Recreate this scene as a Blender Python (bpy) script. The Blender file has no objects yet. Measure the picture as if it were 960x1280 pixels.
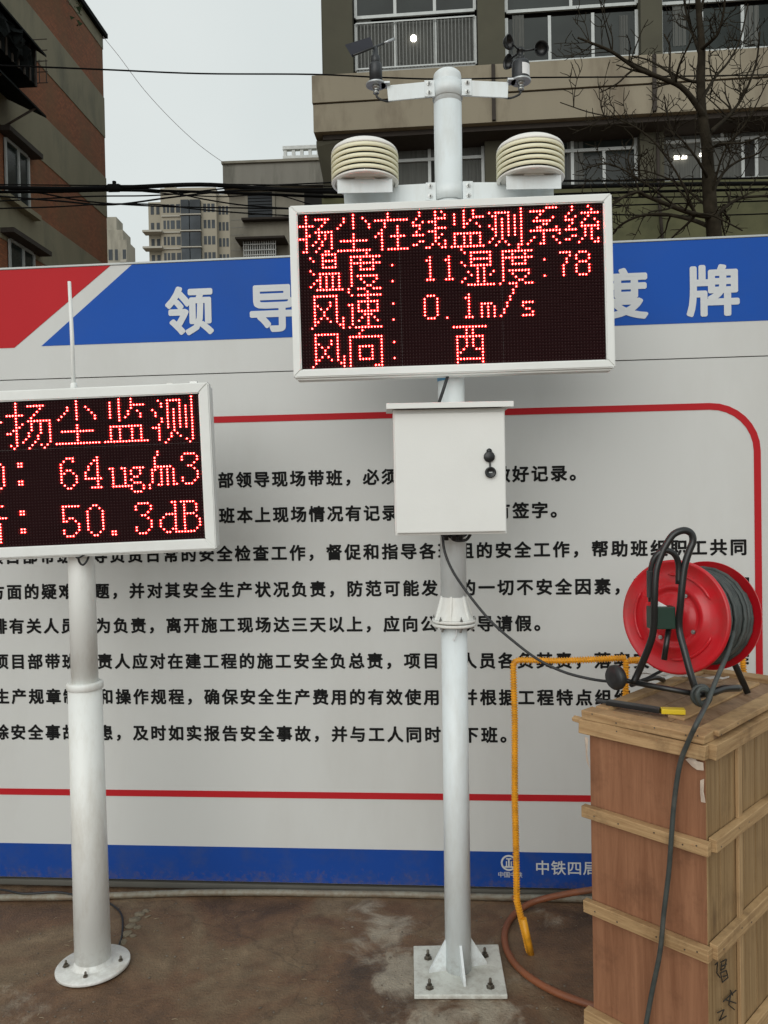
import bpy, bmesh, math, random
from mathutils import Vector, Matrix
random.seed(7)
R = math.radians
C = bpy.context.scene.collection
sc = bpy.context.scene

# ------------------------------------------------------------------ camera
F = 980.0            # focal length in photo pixels (960 x 1280)
H = 1.55
CAM = Vector((0, 0, H))
pitch, roll = R(-1.0), 0.0185
fw = Vector((0, math.cos(pitch), math.sin(pitch)))
u0 = Vector((0, -math.sin(pitch), math.cos(pitch)))
r0 = Vector((1, 0, 0))
AX = (r0 * math.cos(roll) - u0 * math.sin(roll)).normalized()
AY = (u0 * math.cos(roll) + r0 * math.sin(roll)).normalized()
cd = bpy.data.cameras.new('camera'); cam = bpy.data.objects.new('camera', cd); C.objects.link(cam)
m = Matrix.Identity(4)
for i in range(3):
    m[i][0] = AX[i]; m[i][1] = AY[i]; m[i][2] = -fw[i]; m[i][3] = CAM[i]
cam.matrix_world = m
cd.sensor_fit = 'VERTICAL'; cd.sensor_height = 36; cd.sensor_width = 27
cd.lens = F / 1280 * 36
cd.clip_start = 0.05; cd.clip_end = 3000
sc.camera = cam

# ------------------------------------------------------------------ world, sun, exposure
SUN_EL, SUN_AZ = R(24), R(200)
w = bpy.data.worlds.new('World'); sc.world = w; w.use_nodes = True
nt = w.node_tree; nt.nodes.clear()
sky = nt.nodes.new('ShaderNodeTexSky'); sky.sky_type = 'NISHITA'; sky.sun_disc = False
sky.sun_elevation = SUN_EL; sky.sun_rotation = SUN_AZ; sky.air_density = 1.0; sky.dust_density = 4.0; sky.ozone_density = 1.0
hs = nt.nodes.new('ShaderNodeHueSaturation'); hs.inputs['Saturation'].default_value = 0.12
mx = nt.nodes.new('ShaderNodeMix'); mx.data_type = 'RGBA'; mx.inputs[0].default_value = 0.86
tc = nt.nodes.new('ShaderNodeTexCoord'); nz = nt.nodes.new('ShaderNodeTexNoise'); nz.inputs['Scale'].default_value = 2.2; nz.inputs['Detail'].default_value = 4
cr = nt.nodes.new('ShaderNodeValToRGB')
cr.color_ramp.elements[0].position = 0.3; cr.color_ramp.elements[0].color = (6.5, 7.15, 7.1, 1)
cr.color_ramp.elements[1].position = 0.75; cr.color_ramp.elements[1].color = (7.6, 8.1, 8.0, 1)
bg = nt.nodes.new('ShaderNodeBackground'); bg.inputs['Strength'].default_value = 0.1
wo = nt.nodes.new('ShaderNodeOutputWorld')
L = nt.links.new
L(sky.outputs[0], hs.inputs['Color']); L(hs.outputs[0], mx.inputs[6])
L(tc.outputs['Generated'], nz.inputs['Vector']); L(nz.outputs[0], cr.inputs[0]); L(cr.outputs[0], mx.inputs[7])
L(mx.outputs[2], bg.inputs[0]); L(bg.outputs[0], wo.inputs[0])
sd = bpy.data.lights.new('sun', 'SUN'); sd.energy = 0.95; sd.angle = R(55); sd.color = (1, 0.97, 0.92)
so = bpy.data.objects.new('sun', sd); C.objects.link(so)
# sun behind the camera, a little to the left
so.rotation_euler = (R(90) - SUN_EL, 0, R(-18))
sc.view_settings.view_transform = 'Standard'; sc.view_settings.look = 'None'
sc.view_settings.exposure = 0.10; sc.view_settings.gamma = 1.0

# ------------------------------------------------------------------ pixel helpers (used to measure real positions)
def ray(px, py):
    return ((px - 480) / F) * AX - ((py - 640) / F) * AY + fw
def P(px, py, y):
    d = ray(px, py); return CAM + d * (y / d.y)
def G(px, py, z=0.0):
    d = ray(px, py); return CAM + d * ((z - H) / d.z)
class Plane:
    """a vertical plane: o origin (on the plane), d horizontal unit direction, n normal towards the camera"""
    def __init__(s, o, d):
        s.o = Vector((o[0], o[1], 0)); s.d = Vector((d[0], d[1], 0)).normalized()
        s.n = Vector((s.d.y, -s.d.x, 0))
        if s.n.dot(CAM - s.o) < 0: s.n = -s.n
    def uv(s, px, py, off=0.0):
        r = ray(px, py); o = s.o + s.n * off
        t = (o - CAM).dot(s.n) / r.dot(s.n); p = CAM + r * t
        return (p - s.o).dot(s.d), p.z
    def pt(s, u, v, off=0.0):
        return s.o + s.d * u + s.n * off + Vector((0, 0, v))

# ------------------------------------------------------------------ materials
def N(nt, t, **k):
    n = nt.nodes.new(t)
    for a, b in k.items(): setattr(n, a, b)
    return n
def mat(name, col, rough=0.5, metal=0.0, var=0.12, scale=6.0, bump=0.0, bscale=60.0, emit=None, estr=0.0, dirt=None, dirt_amt=0.35, dirt_scale=3.0, stretch=None, coat=0.0, spec=0.5):
    m = bpy.data.materials.new(name); m.use_nodes = True; t = m.node_tree; t.nodes.clear()
    o = N(t, 'ShaderNodeOutputMaterial'); b = N(t, 'ShaderNodeBsdfPrincipled'); t.links.new(b.outputs[0], o.inputs[0])
    b.inputs['Roughness'].default_value = rough; b.inputs['Metallic'].default_value = metal
    b.inputs['Specular IOR Level'].default_value = spec
    if coat: b.inputs['Coat Weight'].default_value = coat
    g = N(t, 'ShaderNodeNewGeometry'); mp = N(t, 'ShaderNodeMapping'); t.links.new(g.outputs['Position'], mp.inputs['Vector'])
    if stretch: mp.inputs['Scale'].default_value = stretch
    n = N(t, 'ShaderNodeTexNoise'); n.inputs['Scale'].default_value = scale; n.inputs['Detail'].default_value = 6
    t.links.new(mp.outputs[0], n.inputs['Vector'])
    mr = N(t, 'ShaderNodeMapRange'); mr.inputs[1].default_value = .25; mr.inputs[2].default_value = .75
    mr.inputs[3].default_value = 1 - var; mr.inputs[4].default_value = 1 + var
    t.links.new(n.outputs[0], mr.inputs[0])
    mul = N(t, 'ShaderNodeVectorMath', operation='SCALE'); mul.inputs[0].default_value = col[:3]; t.links.new(mr.outputs[0], mul.inputs[3])
    out = mul.outputs[0]
    if dirt:
        n2 = N(t, 'ShaderNodeTexNoise'); n2.inputs['Scale'].default_value = dirt_scale; n2.inputs['Detail'].default_value = 8; n2.inputs['Roughness'].default_value = .65
        t.links.new(mp.outputs[0], n2.inputs['Vector'])
        m2 = N(t, 'ShaderNodeMapRange'); m2.inputs[1].default_value = .48; m2.inputs[2].default_value = .72; m2.inputs[3].default_value = 0; m2.inputs[4].default_value = dirt_amt
        t.links.new(n2.outputs[0], m2.inputs[0])
        mix = N(t, 'ShaderNodeMix', data_type='RGBA'); t.links.new(m2.outputs[0], mix.inputs[0]); t.links.new(out, mix.inputs[6]); mix.inputs[7].default_value = (*dirt, 1)
        out = mix.outputs[2]
    t.links.new(out, b.inputs['Base Color'])
    if bump:
        n3 = N(t, 'ShaderNodeTexNoise'); n3.inputs['Scale'].default_value = bscale; n3.inputs['Detail'].default_value = 5; t.links.new(mp.outputs[0], n3.inputs['Vector'])
        bp = N(t, 'ShaderNodeBump'); bp.inputs['Strength'].default_value = bump; bp.inputs['Distance'].default_value = 0.01
        t.links.new(n3.outputs[0], bp.inputs['Height']); t.links.new(bp.outputs[0], b.inputs['Normal'])
    if emit:
        b.inputs['Emission Color'].default_value = (*emit, 1); b.inputs['Emission Strength'].default_value = estr
    return m

M = {}
M['white_paint'] = mat('white_paint', (.80, .815, .79), .42, var=.03, dirt=(.45, .43, .38), dirt_amt=.16, dirt_scale=5, bump=.03, bscale=90)
M['pole_white'] = mat('pole_white', (.84, .85, .82), .4, var=.03, dirt=(.42, .35, .25), dirt_amt=.4, dirt_scale=12, stretch=(1, 1, .3), bump=.03, bscale=70)
M['pole_blue'] = mat('pole_bluish_white', (.77, .82, .83), .4, var=.03, dirt=(.42, .38, .30), dirt_amt=.32, dirt_scale=12, stretch=(1, 1, .3), bump=.03, bscale=70)
M['plate'] = mat('plate_dirty_white', (.66, .67, .62), .5, var=.08, dirt=(.28, .25, .2), dirt_amt=.6, dirt_scale=11, bump=.1)
M['cabinet'] = mat('cabinet_paint', (.80, .805, .775), .45, var=.02, dirt=(.5, .48, .44), dirt_amt=.12, dirt_scale=4, bump=.05, bscale=250)
M['cream'] = mat('cream_plastic', (.86, .82, .60), .5, var=.04, dirt=(.45, .4, .28), dirt_amt=.25, dirt_scale=9)
M['cap_white'] = mat('cap_plastic', (.86, .84, .79), .5, var=.03, dirt=(.5, .45, .38), dirt_amt=.2, dirt_scale=9)
M['black'] = mat('black_plastic', (.012, .013, .014), .35, var=.2)
M['dark'] = mat('dark_anodised', (.035, .038, .042), .4, metal=.2, var=.1)
M['dark_blue'] = mat('dark_vane', (.022, .022, .034), .5, var=.1)
M['steel'] = mat('steel', (.45, .46, .45), .32, metal=.9, var=.15, dirt=(.15, .11, .08), dirt_amt=.4, dirt_scale=30)
M['steel_light'] = mat('flange_metal', (.5, .52, .53), .4, metal=.6, var=.1)
M['bolt'] = mat('rusty_bolt', (.16, .145, .12), .5, metal=.7, var=.3, scale=60, dirt=(.09, .05, .03), dirt_amt=.7, dirt_scale=80)
M['led_face'] = mat('led_mask', (.026, .009, .010), .8, var=.1, spec=.06)  # black mask; red glow of the diodes is tinted into its colour
M['led_off'] = mat('led_off', (.05, .02, .02), .4, var=.05, spec=.3)
M['led_on'] = mat('led_on', (.6, .05, .05), .3, emit=(1.0, .026, .024), estr=62.0)
M['banner'] = mat('banner_sheet', (.60, .605, .585), .5, var=.04, scale=1.2, dirt=(.44, .42, .38), dirt_amt=.3, dirt_scale=1.7, stretch=(1, 1, .35), bump=.22, bscale=2.2)
M['b_blue'] = mat('banner_blue', (.008, .080, .40), .6, var=.06, scale=2, dirt=(.04, .09, .25), dirt_amt=.2, dirt_scale=3, spec=.2)
M['b_blue_low'] = mat('banner_blue_lower', (.008, .056, .29), .6, var=.08, scale=3, dirt=(.07, .08, .11), dirt_amt=.35, dirt_scale=8, bump=.2, bscale=2.2, spec=.2)
M['b_red'] = mat('banner_red', (.46, .014, .020), .6, var=.06, scale=2, spec=.2)
M['b_white'] = mat('banner_letter_white', (.60, .62, .63), .45, var=.03)
M['b_black'] = mat('banner_letter_black', (.010, .010, .010), .7, var=.1, spec=.15)
M['rail_dark'] = mat('rail_dark', (.10, .095, .08), .7, var=.2, dirt=(.05, .04, .03), dirt_amt=.6)
M['seam'] = mat('seam_dark', (.06, .06, .055), .7)
M['yellow'] = mat('yellow_paint', (.80, .36, .015), .45, var=.12, scale=30, dirt=(.25, .10, .03), dirt_amt=.55, dirt_scale=25)
M['hose'] = mat('rusty_hose', (.23, .075, .03), .5, var=.2, scale=12, dirt=(.10, .06, .04), dirt_amt=.6, dirt_scale=14)
M['conduit'] = mat('conduit_pvc', (.25, .24, .19), .5, var=.12, dirt=(.12, .09, .06), dirt_amt=.6, dirt_scale=7)
M['cable'] = mat('cable_rubber', (.018, .019, .02), .45, var=.2)
M['cable_green'] = mat('cable_reel_rubber', (.045, .055, .052), .5, var=.3, scale=30, dirt=(.16, .15, .13), dirt_amt=.35, dirt_scale=20)
M['reel_red'] = mat('reel_red', (.55, .010, .018), .34, var=.12, scale=9, dirt=(.22, .06, .05), dirt_amt=.45, dirt_scale=10, coat=.1)
M['tube_black'] = mat('tube_black', (.012, .013, .013), .3, var=.2, coat=.1)
M['label_white'] = mat('label_white', (.8, .8, .8), .5)
M['label_green'] = mat('label_green', (.01, .035, .022), .4)
M['knife_yellow'] = mat('knife_yellow', (.72, .52, .02), .4)
M['tape'] = mat('torn_paper', (.55, .45, .36), .7, var=.2, scale=40)
M['ink'] = mat('black_ink', (.02, .015, .01), .7)
M['concrete_l'] = mat('facade_concrete', (.245, .222, .15), .85, var=.14, scale=.9, dirt=(.06, .065, .05), dirt_amt=.6, dirt_scale=.9, stretch=(1, 1, .35), bump=.2, bscale=6)
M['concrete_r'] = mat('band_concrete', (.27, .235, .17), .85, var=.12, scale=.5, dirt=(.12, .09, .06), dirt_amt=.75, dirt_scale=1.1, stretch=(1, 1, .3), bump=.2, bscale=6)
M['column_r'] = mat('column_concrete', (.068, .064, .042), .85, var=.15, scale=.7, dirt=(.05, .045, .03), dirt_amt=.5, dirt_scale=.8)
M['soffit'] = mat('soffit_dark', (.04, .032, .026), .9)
M['concrete_m'] = mat('mid_concrete', (.31, .29, .235), .85, var=.12, scale=.5, dirt=(.12, .115, .09), dirt_amt=.6, dirt_scale=.7, stretch=(1, 1, .3))
M['parapet_m'] = mat('mid_parapet', (.27, .26, .225), .85, var=.2, scale=.8, dirt=(.10, .10, .08), dirt_amt=.7, dirt_scale=1.2, stretch=(1.5, 1.5, .25))
M['tower'] = mat('tower_wall', (.29, .26, .20), .8, var=.06, scale=.1)
M['tower_slab'] = mat('tower_slab', (.36, .34, .29), .8, var=.06, scale=.1)
M['tower_glass'] = mat('tower_glass', (.05, .058, .065), .6, var=.5, spec=.2, scale=.25)
M['glass'] = mat('window_glass', (.022, .028, .026), .15, var=.4, scale=.8, spec=.18)
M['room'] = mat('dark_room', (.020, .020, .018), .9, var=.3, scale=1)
M['curtain'] = mat('window_curtain', (.085, .088, .08), .8, var=.3, scale=3, stretch=(6, 6, .3))
M['alu'] = mat('alu_frame', (.42, .44, .43), .45, metal=.2, var=.1)
M['bar_grey'] = mat('bar_grey', (.17, .175, .165), .6, var=.2)
M['rust_bar'] = mat('rusty_bars', (.06, .045, .035), .7, var=.3)
M['awning'] = mat('awning_dark', (.010, .012, .012), .9, var=.5, scale=3, spec=.08)
M['bark'] = mat('bark', (.028, .023, .016), .95, var=.4, scale=12, spec=.05)
M['hedge'] = mat('wall_mossy', (.085, .085, .04), .9, var=.3, scale=1.0, dirt=(.04, .045, .02), dirt_amt=.7, dirt_scale=1.2)
M['lamp'] = mat('lamp_glow', (.8, .8, .8), .5, emit=(1, .93, .8), estr=4)
M['wire'] = mat('wire', (.006, .006, .006), .9, spec=.05)
M['wire_thin'] = mat('wire_pale', (.30, .27, .27), .7)
M['rail_white'] = mat('rail_white', (.62, .64, .62), .5)
M['blue_tape'] = mat('blue_tape', (.12, .36, .6), .5)

# facade brick (real bricks here are far below a pixel)
def brick_mat():
    m = bpy.data.materials.new('facade_brick'); m.use_nodes = True; t = m.node_tree; b = t.nodes['Principled BSDF']
    g = N(t, 'ShaderNodeNewGeometry'); sp = N(t, 'ShaderNodeSeparateXYZ'); cb = N(t, 'ShaderNodeCombineXYZ'); t.links.new(g.outputs['Position'], sp.inputs[0])
    t.links.new(sp.outputs[1], cb.inputs[0]); t.links.new(sp.outputs[2], cb.inputs[1])
    br = N(t, 'ShaderNodeTexBrick'); br.inputs['Scale'].default_value = 4.0; br.inputs['Color1'].default_value = (.33, .115, .048, 1); br.inputs['Color2'].default_value = (.22, .078, .036, 1)
    br.inputs['Mortar'].default_value = (.12, .07, .05, 1); br.inputs['Mortar Size'].default_value = .02
    t.links.new(cb.outputs[0], br.inputs['Vector'])
    n = N(t, 'ShaderNodeTexNoise'); n.inputs['Scale'].default_value = .8; n.inputs['Detail'].default_value = 6; t.links.new(g.outputs['Position'], n.inputs['Vector'])
    mr = N(t, 'ShaderNodeMapRange'); mr.inputs[1].default_value = .4; mr.inputs[2].default_value = .7; mr.inputs[3].default_value = 0; mr.inputs[4].default_value = .75
    t.links.new(n.outputs[0], mr.inputs[0])
    mix = N(t, 'ShaderNodeMix', data_type='RGBA'); t.links.new(mr.outputs[0], mix.inputs[0]); t.links.new(br.outputs[0], mix.inputs[6]); mix.inputs[7].default_value = (.17, .095, .045, 1)
    t.links.new(mix.outputs[2], b.inputs['Base Color']); b.inputs['Roughness'].default_value = .9
    return m
M['brick'] = brick_mat()

def wood_mat(name, c1, c2, grain, rough=.7, knots=True, stain=(.12, .07, .035), samt=.5):
    """grain = mapping scale; fine streaks, wide streaks, knots and stains"""
    m = bpy.data.materials.new(name); m.use_nodes = True; t = m.node_tree; b = t.nodes['Principled BSDF']; b.inputs['Roughness'].default_value = rough; b.inputs['Specular IOR Level'].default_value = .25
    g = N(t, 'ShaderNodeNewGeometry'); mp = N(t, 'ShaderNodeMapping'); mp.inputs['Scale'].default_value = grain; t.links.new(g.outputs['Position'], mp.inputs['Vector'])
    n1 = N(t, 'ShaderNodeTexNoise'); n1.inputs['Scale'].default_value = 1; n1.inputs['Detail'].default_value = 8; n1.inputs['Roughness'].default_value = .72; n1.inputs['Distortion'].default_value = .5
    t.links.new(mp.outputs[0], n1.inputs['Vector'])
    r = N(t, 'ShaderNodeMapRange'); r.inputs[1].default_value = .32; r.inputs[2].default_value = .68; t.links.new(n1.outputs[0], r.inputs[0])
    mix = N(t, 'ShaderNodeMix', data_type='RGBA'); mix.inputs[6].default_value = (*c1, 1); mix.inputs[7].default_value = (*c2, 1); t.links.new(r.outputs[0], mix.inputs[0]); out = mix.outputs[2]
    n2 = N(t, 'ShaderNodeTexNoise'); n2.inputs['Scale'].default_value = 7; n2.inputs['Detail'].default_value = 9; n2.inputs['Roughness'].default_value = .7; t.links.new(g.outputs['Position'], n2.inputs['Vector'])
    r2 = N(t, 'ShaderNodeMapRange'); r2.inputs[1].default_value = .52; r2.inputs[2].default_value = .72; r2.inputs[4].default_value = samt; t.links.new(n2.outputs[0], r2.inputs[0])
    m2 = N(t, 'ShaderNodeMix', data_type='RGBA'); t.links.new(r2.outputs[0], m2.inputs[0]); t.links.new(out, m2.inputs[6]); m2.inputs[7].default_value = (*stain, 1); out = m2.outputs[2]
    if knots:
        mk = N(t, 'ShaderNodeMapping'); mk.inputs['Scale'].default_value = tuple(max(3.0, min(x, 14)) for x in grain); t.links.new(g.outputs['Position'], mk.inputs['Vector'])
        v = N(t, 'ShaderNodeTexVoronoi'); v.inputs['Scale'].default_value = .8; t.links.new(mk.outputs[0], v.inputs['Vector'])
        r3 = N(t, 'ShaderNodeMapRange'); r3.inputs[1].default_value = .16; r3.inputs[2].default_value = .06; r3.inputs[4].default_value = .75; t.links.new(v.outputs['Distance'], r3.inputs[0])
        m3 = N(t, 'ShaderNodeMix', data_type='RGBA'); t.links.new(r3.outputs[0], m3.inputs[0]); t.links.new(out, m3.inputs[6]); m3.inputs[7].default_value = (*stain, 1); out = m3.outputs[2]
    t.links.new(out, b.inputs['Base Color'])
    bp = N(t, 'ShaderNodeBump'); bp.inputs['Strength'].default_value = .5; bp.inputs['Distance'].default_value = .002; t.links.new(n1.outputs[0], bp.inputs['Height']); t.links.new(bp.outputs[0], b.inputs['Normal'])
    return m
M['batten'] = wood_mat('batten_wood', (.28, .165, .075), (.52, .35, .18), (5, 5, 110), samt=.75)
M['strip'] = wood_mat('strip_wood', (.33, .205, .10), (.50, .34, .18), (110, 110, 5), samt=.5)
M['ply'] = wood_mat('plywood_reddish', (.19, .080, .040), (.35, .170, .092), (26, 26, 1.6), .6, False, (.10, .045, .025), .55)
M['side_wood'] = wood_mat('side_wood', (.20, .12, .052), (.38, .255, .13), (60, 60, 2.0), .62, True, (.12, .07, .035), .5)
M['lid_wood'] = wood_mat('lid_wood', (.20, .115, .06), (.36, .235, .14), (40, 9, 9), .6, False, (.09, .055, .035), .7)

# wet, stained concrete ground
PATCH = [(G(478, 1165), .26, .95), (G(505, 1215), .26, 1.0), (G(575, 1195), .28, .9), (G(600, 1265), .30, .85), (G(690, 1150), .24, .6), (G(30, 1250), .30, .55), (G(530, 1290), .4, .8), (G(455, 1135), .2, .6), (G(660, 1225), .2, .6), (G(90, 1265), .2, .5)]
def ground_mat():
    m = bpy.data.materials.new('wet_concrete'); m.use_nodes = True; t = m.node_tree; b = t.nodes['Principled BSDF']
    g = N(t, 'ShaderNodeNewGeometry')
    n1 = N(t, 'ShaderNodeTexNoise'); n1.inputs['Scale'].default_value = 2.3; n1.inputs['Detail'].default_value = 9; n1.inputs['Roughness'].default_value = .62; n1.inputs['Distortion'].default_value = .6
    n2 = N(t, 'ShaderNodeTexNoise'); n2.inputs['Scale'].default_value = 14; n2.inputs['Detail'].default_value = 8; n2.inputs['Roughness'].default_value = .7
    n3 = N(t, 'ShaderNodeTexNoise'); n3.inputs['Scale'].default_value = 120; n3.inputs['Detail'].default_value = 4
    for n in (n1, n2, n3): t.links.new(g.outputs['Position'], n.inputs['Vector'])
    r1 = N(t, 'ShaderNodeValToRGB'); e = r1.color_ramp.elements
    e[0].position = .30; e[0].color = (.068, .042, .024, 1); e[1].position = .72; e[1].color = (.27, .195, .125, 1)
    x = e.new(.47); x.color = (.155, .086, .046, 1); x = e.new(.60); x.color = (.185, .128, .076, 1)
    t.links.new(n1.outputs[0], r1.inputs[0])
    # pale cement dust where work was done: distance to a few spots, broken up by noise
    acc = None
    for (p, rad, amt) in PATCH:
        d = N(t, 'ShaderNodeVectorMath', operation='DISTANCE'); t.links.new(g.outputs['Position'], d.inputs[0]); d.inputs[1].default_value = (p.x, p.y, 0)
        mr = N(t, 'ShaderNodeMapRange'); mr.inputs[1].default_value = rad; mr.inputs[2].default_value = 0; mr.inputs[3].default_value = 0; mr.inputs[4].default_value = amt
        t.links.new(d.outputs['Value'], mr.inputs[0])
        if acc is None: acc = mr.outputs[0]
        else:
            a = N(t, 'ShaderNodeMath', operation='MAXIMUM'); t.links.new(acc, a.inputs[0]); t.links.new(mr.outputs[0], a.inputs[1]); acc = a.outputs[0]
    n4 = N(t, 'ShaderNodeTexNoise'); n4.inputs['Scale'].default_value = 7; n4.inputs['Detail'].default_value = 8; n4.inputs['Roughness'].default_value = .65; n4.inputs['Distortion'].default_value = .8; t.links.new(g.outputs['Position'], n4.inputs['Vector'])
    ad = N(t, 'ShaderNodeMath', operation='MULTIPLY_ADD'); t.links.new(n4.outputs[0], ad.inputs[0]); ad.inputs[1].default_value = 1.5; ad.inputs[2].default_value = -1.05
    ad2 = N(t, 'ShaderNodeMath', operation='ADD'); t.links.new(ad.outputs[0], ad2.inputs[0]); t.links.new(acc, ad2.inputs[1])
    sm = N(t, 'ShaderNodeMapRange'); sm.interpolation_type = 'SMOOTHSTEP'; sm.inputs[1].default_value = .12; sm.inputs[2].default_value = .5; sm.inputs[4].default_value = .85
    t.links.new(ad2.outputs[0], sm.inputs[0])
    mix = N(t, 'ShaderNodeMix', data_type='RGBA'); t.links.new(sm.outputs[0], mix.inputs[0]); t.links.new(r1.outputs[0], mix.inputs[6]); mix.inputs[7].default_value = (.38, .33, .255, 1)
    m2 = N(t, 'ShaderNodeMapRange'); m2.inputs[1].default_value = .3; m2.inputs[2].default_value = .7; m2.inputs[3].default_value = .70; m2.inputs[4].default_value = 1.28
    t.links.new(n2.outputs[0], m2.inputs[0])
    nd = N(t, 'ShaderNodeTexNoise'); nd.inputs['Scale'].default_value = 5; nd.inputs['Detail'].default_value = 6; t.links.new(g.outputs['Position'], nd.inputs['Vector'])
    va = N(t, 'ShaderNodeVectorMath', operation='MULTIPLY_ADD'); t.links.new(nd.outputs['Color'], va.inputs[0]); va.inputs[1].default_value = (.35, .35, 0); t.links.new(g.outputs['Position'], va.inputs[2])
    vo = N(t, 'ShaderNodeTexVoronoi'); vo.feature = 'DISTANCE_TO_EDGE'; vo.inputs['Scale'].default_value = 1.15; t.links.new(va.outputs[0], vo.inputs['Vector'])
    ck = N(t, 'ShaderNodeMapRange'); ck.inputs[1].default_value = .0; ck.inputs[2].default_value = .006; ck.inputs[3].default_value = .35; ck.inputs[4].default_value = 0; t.links.new(vo.outputs['Distance'], ck.inputs[0])
    mc = N(t, 'ShaderNodeMix', data_type='RGBA'); t.links.new(ck.outputs[0], mc.inputs[0]); t.links.new(mix.outputs[2], mc.inputs[6]); mc.inputs[7].default_value = (.03, .022, .015, 1); mix = mc
    # splashed mud gathers along the foot of the board and round the two bases
    sc_ = N(t, 'ShaderNodeVectorMath', operation='SCALE'); t.links.new(mix.outputs[2], sc_.inputs[0]); t.links.new(m2.outputs[0], sc_.inputs[3])
    t.links.new(sc_.outputs[0], b.inputs['Base Color'])
    rr = N(t, 'ShaderNodeMapRange'); rr.inputs[1].default_value = .35; rr.inputs[2].default_value = .65; rr.inputs[3].default_value = .42; rr.inputs[4].default_value = .85
    t.links.new(n1.outputs[0], rr.inputs[0]); t.links.new(rr.outputs[0], b.inputs['Roughness'])
    bp = N(t, 'ShaderNodeBump'); bp.inputs['Strength'].default_value = .6; bp.inputs['Distance'].default_value = .008
    sm2 = N(t, 'ShaderNodeMath', operation='ADD'); t.links.new(n2.outputs[0], sm2.inputs[0]); t.links.new(n3.outputs[0], sm2.inputs[1])
    t.links.new(sm2.outputs[0], bp.inputs['Height']); t.links.new(bp.outputs[0], b.inputs['Normal'])
    return m
M['ground'] = ground_mat()
def add_mud(m, top=.22, col=(.16, .105, .06), amt=.75):
    """dried mud splashes, thickest near the ground and broken up by noise"""
    t = m.node_tree; b = [n for n in t.nodes if n.type == 'BSDF_PRINCIPLED'][0]; src = b.inputs['Base Color'].links[0].from_socket
    g = N(t, 'ShaderNodeNewGeometry'); sp = N(t, 'ShaderNodeSeparateXYZ'); t.links.new(g.outputs['Position'], sp.inputs[0])
    h = N(t, 'ShaderNodeMapRange'); h.inputs[1].default_value = top; h.inputs[2].default_value = 0; h.inputs[3].default_value = -.35; h.inputs[4].default_value = .32; t.links.new(sp.outputs[2], h.inputs[0])
    n = N(t, 'ShaderNodeTexNoise'); n.inputs['Scale'].default_value = 45; n.inputs['Detail'].default_value = 8; n.inputs['Roughness'].default_value = .7; t.links.new(g.outputs['Position'], n.inputs['Vector'])
    a = N(t, 'ShaderNodeMath', operation='ADD'); t.links.new(h.outputs[0], a.inputs[0]); t.links.new(n.outputs[0], a.inputs[1])
    r = N(t, 'ShaderNodeMapRange'); r.inputs[1].default_value = .60; r.inputs[2].default_value = .85; r.inputs[4].default_value = amt; t.links.new(a.outputs[0], r.inputs[0])
    x = N(t, 'ShaderNodeMix', data_type='RGBA'); t.links.new(r.outputs[0], x.inputs[0]); t.links.new(src, x.inputs[6]); x.inputs[7].default_value = (*col, 1); t.links.new(x.outputs[2], b.inputs['Base Color'])
for k_, a_ in (('pole_white', .22), ('pole_blue', .3), ('b_blue_low', .45), ('ply', .6), ('side_wood', .6)): add_mud(M[k_], amt=a_)
add_mud(M['plate'], .05, amt=.35); add_mud(M['conduit'], .12)

# ------------------------------------------------------------------ mesh helpers
def B(): return bmesh.new()
def box_axes(bm, c, ax, ay, az, sx, sy, sz, bev=0.0):
    """box centred at c with half extents along three axes"""
    vs = []
    for i in (-1, 1):
        for j in (-1, 1):
            for k in (-1, 1):
                vs.append(bm.verts.new(c + ax * (i * sx) + ay * (j * sy) + az * (k * sz)))
    f = [(0, 1, 3, 2), (4, 6, 7, 5), (0, 4, 5, 1), (2, 3, 7, 6), (0, 2, 6, 4), (1, 5, 7, 3)]
    fs = [bm.faces.new([vs[i] for i in q]) for q in f]
    if ax.cross(ay).dot(az) < 0: bmesh.ops.reverse_faces(bm, faces=fs)
    if bev:
        es = list({e for q in fs for e in q.edges})
        bmesh.ops.bevel(bm, geom=es, offset=bev, segments=2, affect='EDGES', profile=.7)
ZV = Vector((0, 0, 1)); XV = Vector((1, 0, 0)); YV = Vector((0, 1, 0))
def pbox(bm, pl, ua, ub, va, vb, oa, ob, bev=0.0):
    """box on a plane: u range, z range, offset range (towards the camera)"""
    c = pl.pt((ua + ub) / 2, (va + vb) / 2, (oa + ob) / 2)
    box_axes(bm, c, pl.d, pl.n, ZV, abs(ub - ua) / 2, abs(ob - oa) / 2, abs(vb - va) / 2, bev)
def frame_of(d):
    d = d.normalized(); a = Vector((0, 0, 1)) if abs(d.z) < .9 else Vector((1, 0, 0))
    x = d.cross(a).normalized(); return x, d.cross(x).normalized()
def tube(bm, pts, r, seg=10, caps=True, smooth=True):
    pts = [Vector(p) for p in pts]
    rr = r if isinstance(r, (list, tuple)) else [r] * len(pts)
    rings = []; x = None
    for i, p in enumerate(pts):
        d = (pts[min(i + 1, len(pts) - 1)] - pts[max(i - 1, 0)])
        if d.length < 1e-9: d = Vector((0, 0, 1))
        d.normalize()
        if x is None: x, _ = frame_of(d)
        x = (x - d * x.dot(d))
        if x.length < 1e-6: x, _ = frame_of(d)
        x.normalize(); y = d.cross(x)
        rings.append([bm.verts.new(p + (x * math.cos(2 * math.pi * k / seg) + y * math.sin(2 * math.pi * k / seg)) * rr[i]) for k in range(seg)])
    for a, b in zip(rings, rings[1:]):
        for k in range(seg):
            f = bm.faces.new((a[k], a[(k + 1) % seg], b[(k + 1) % seg], b[k])); f.smooth = smooth
    if caps and seg > 2:
        bm.faces.new(rings[0][::-1]); bm.faces.new(rings[-1])
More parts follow.
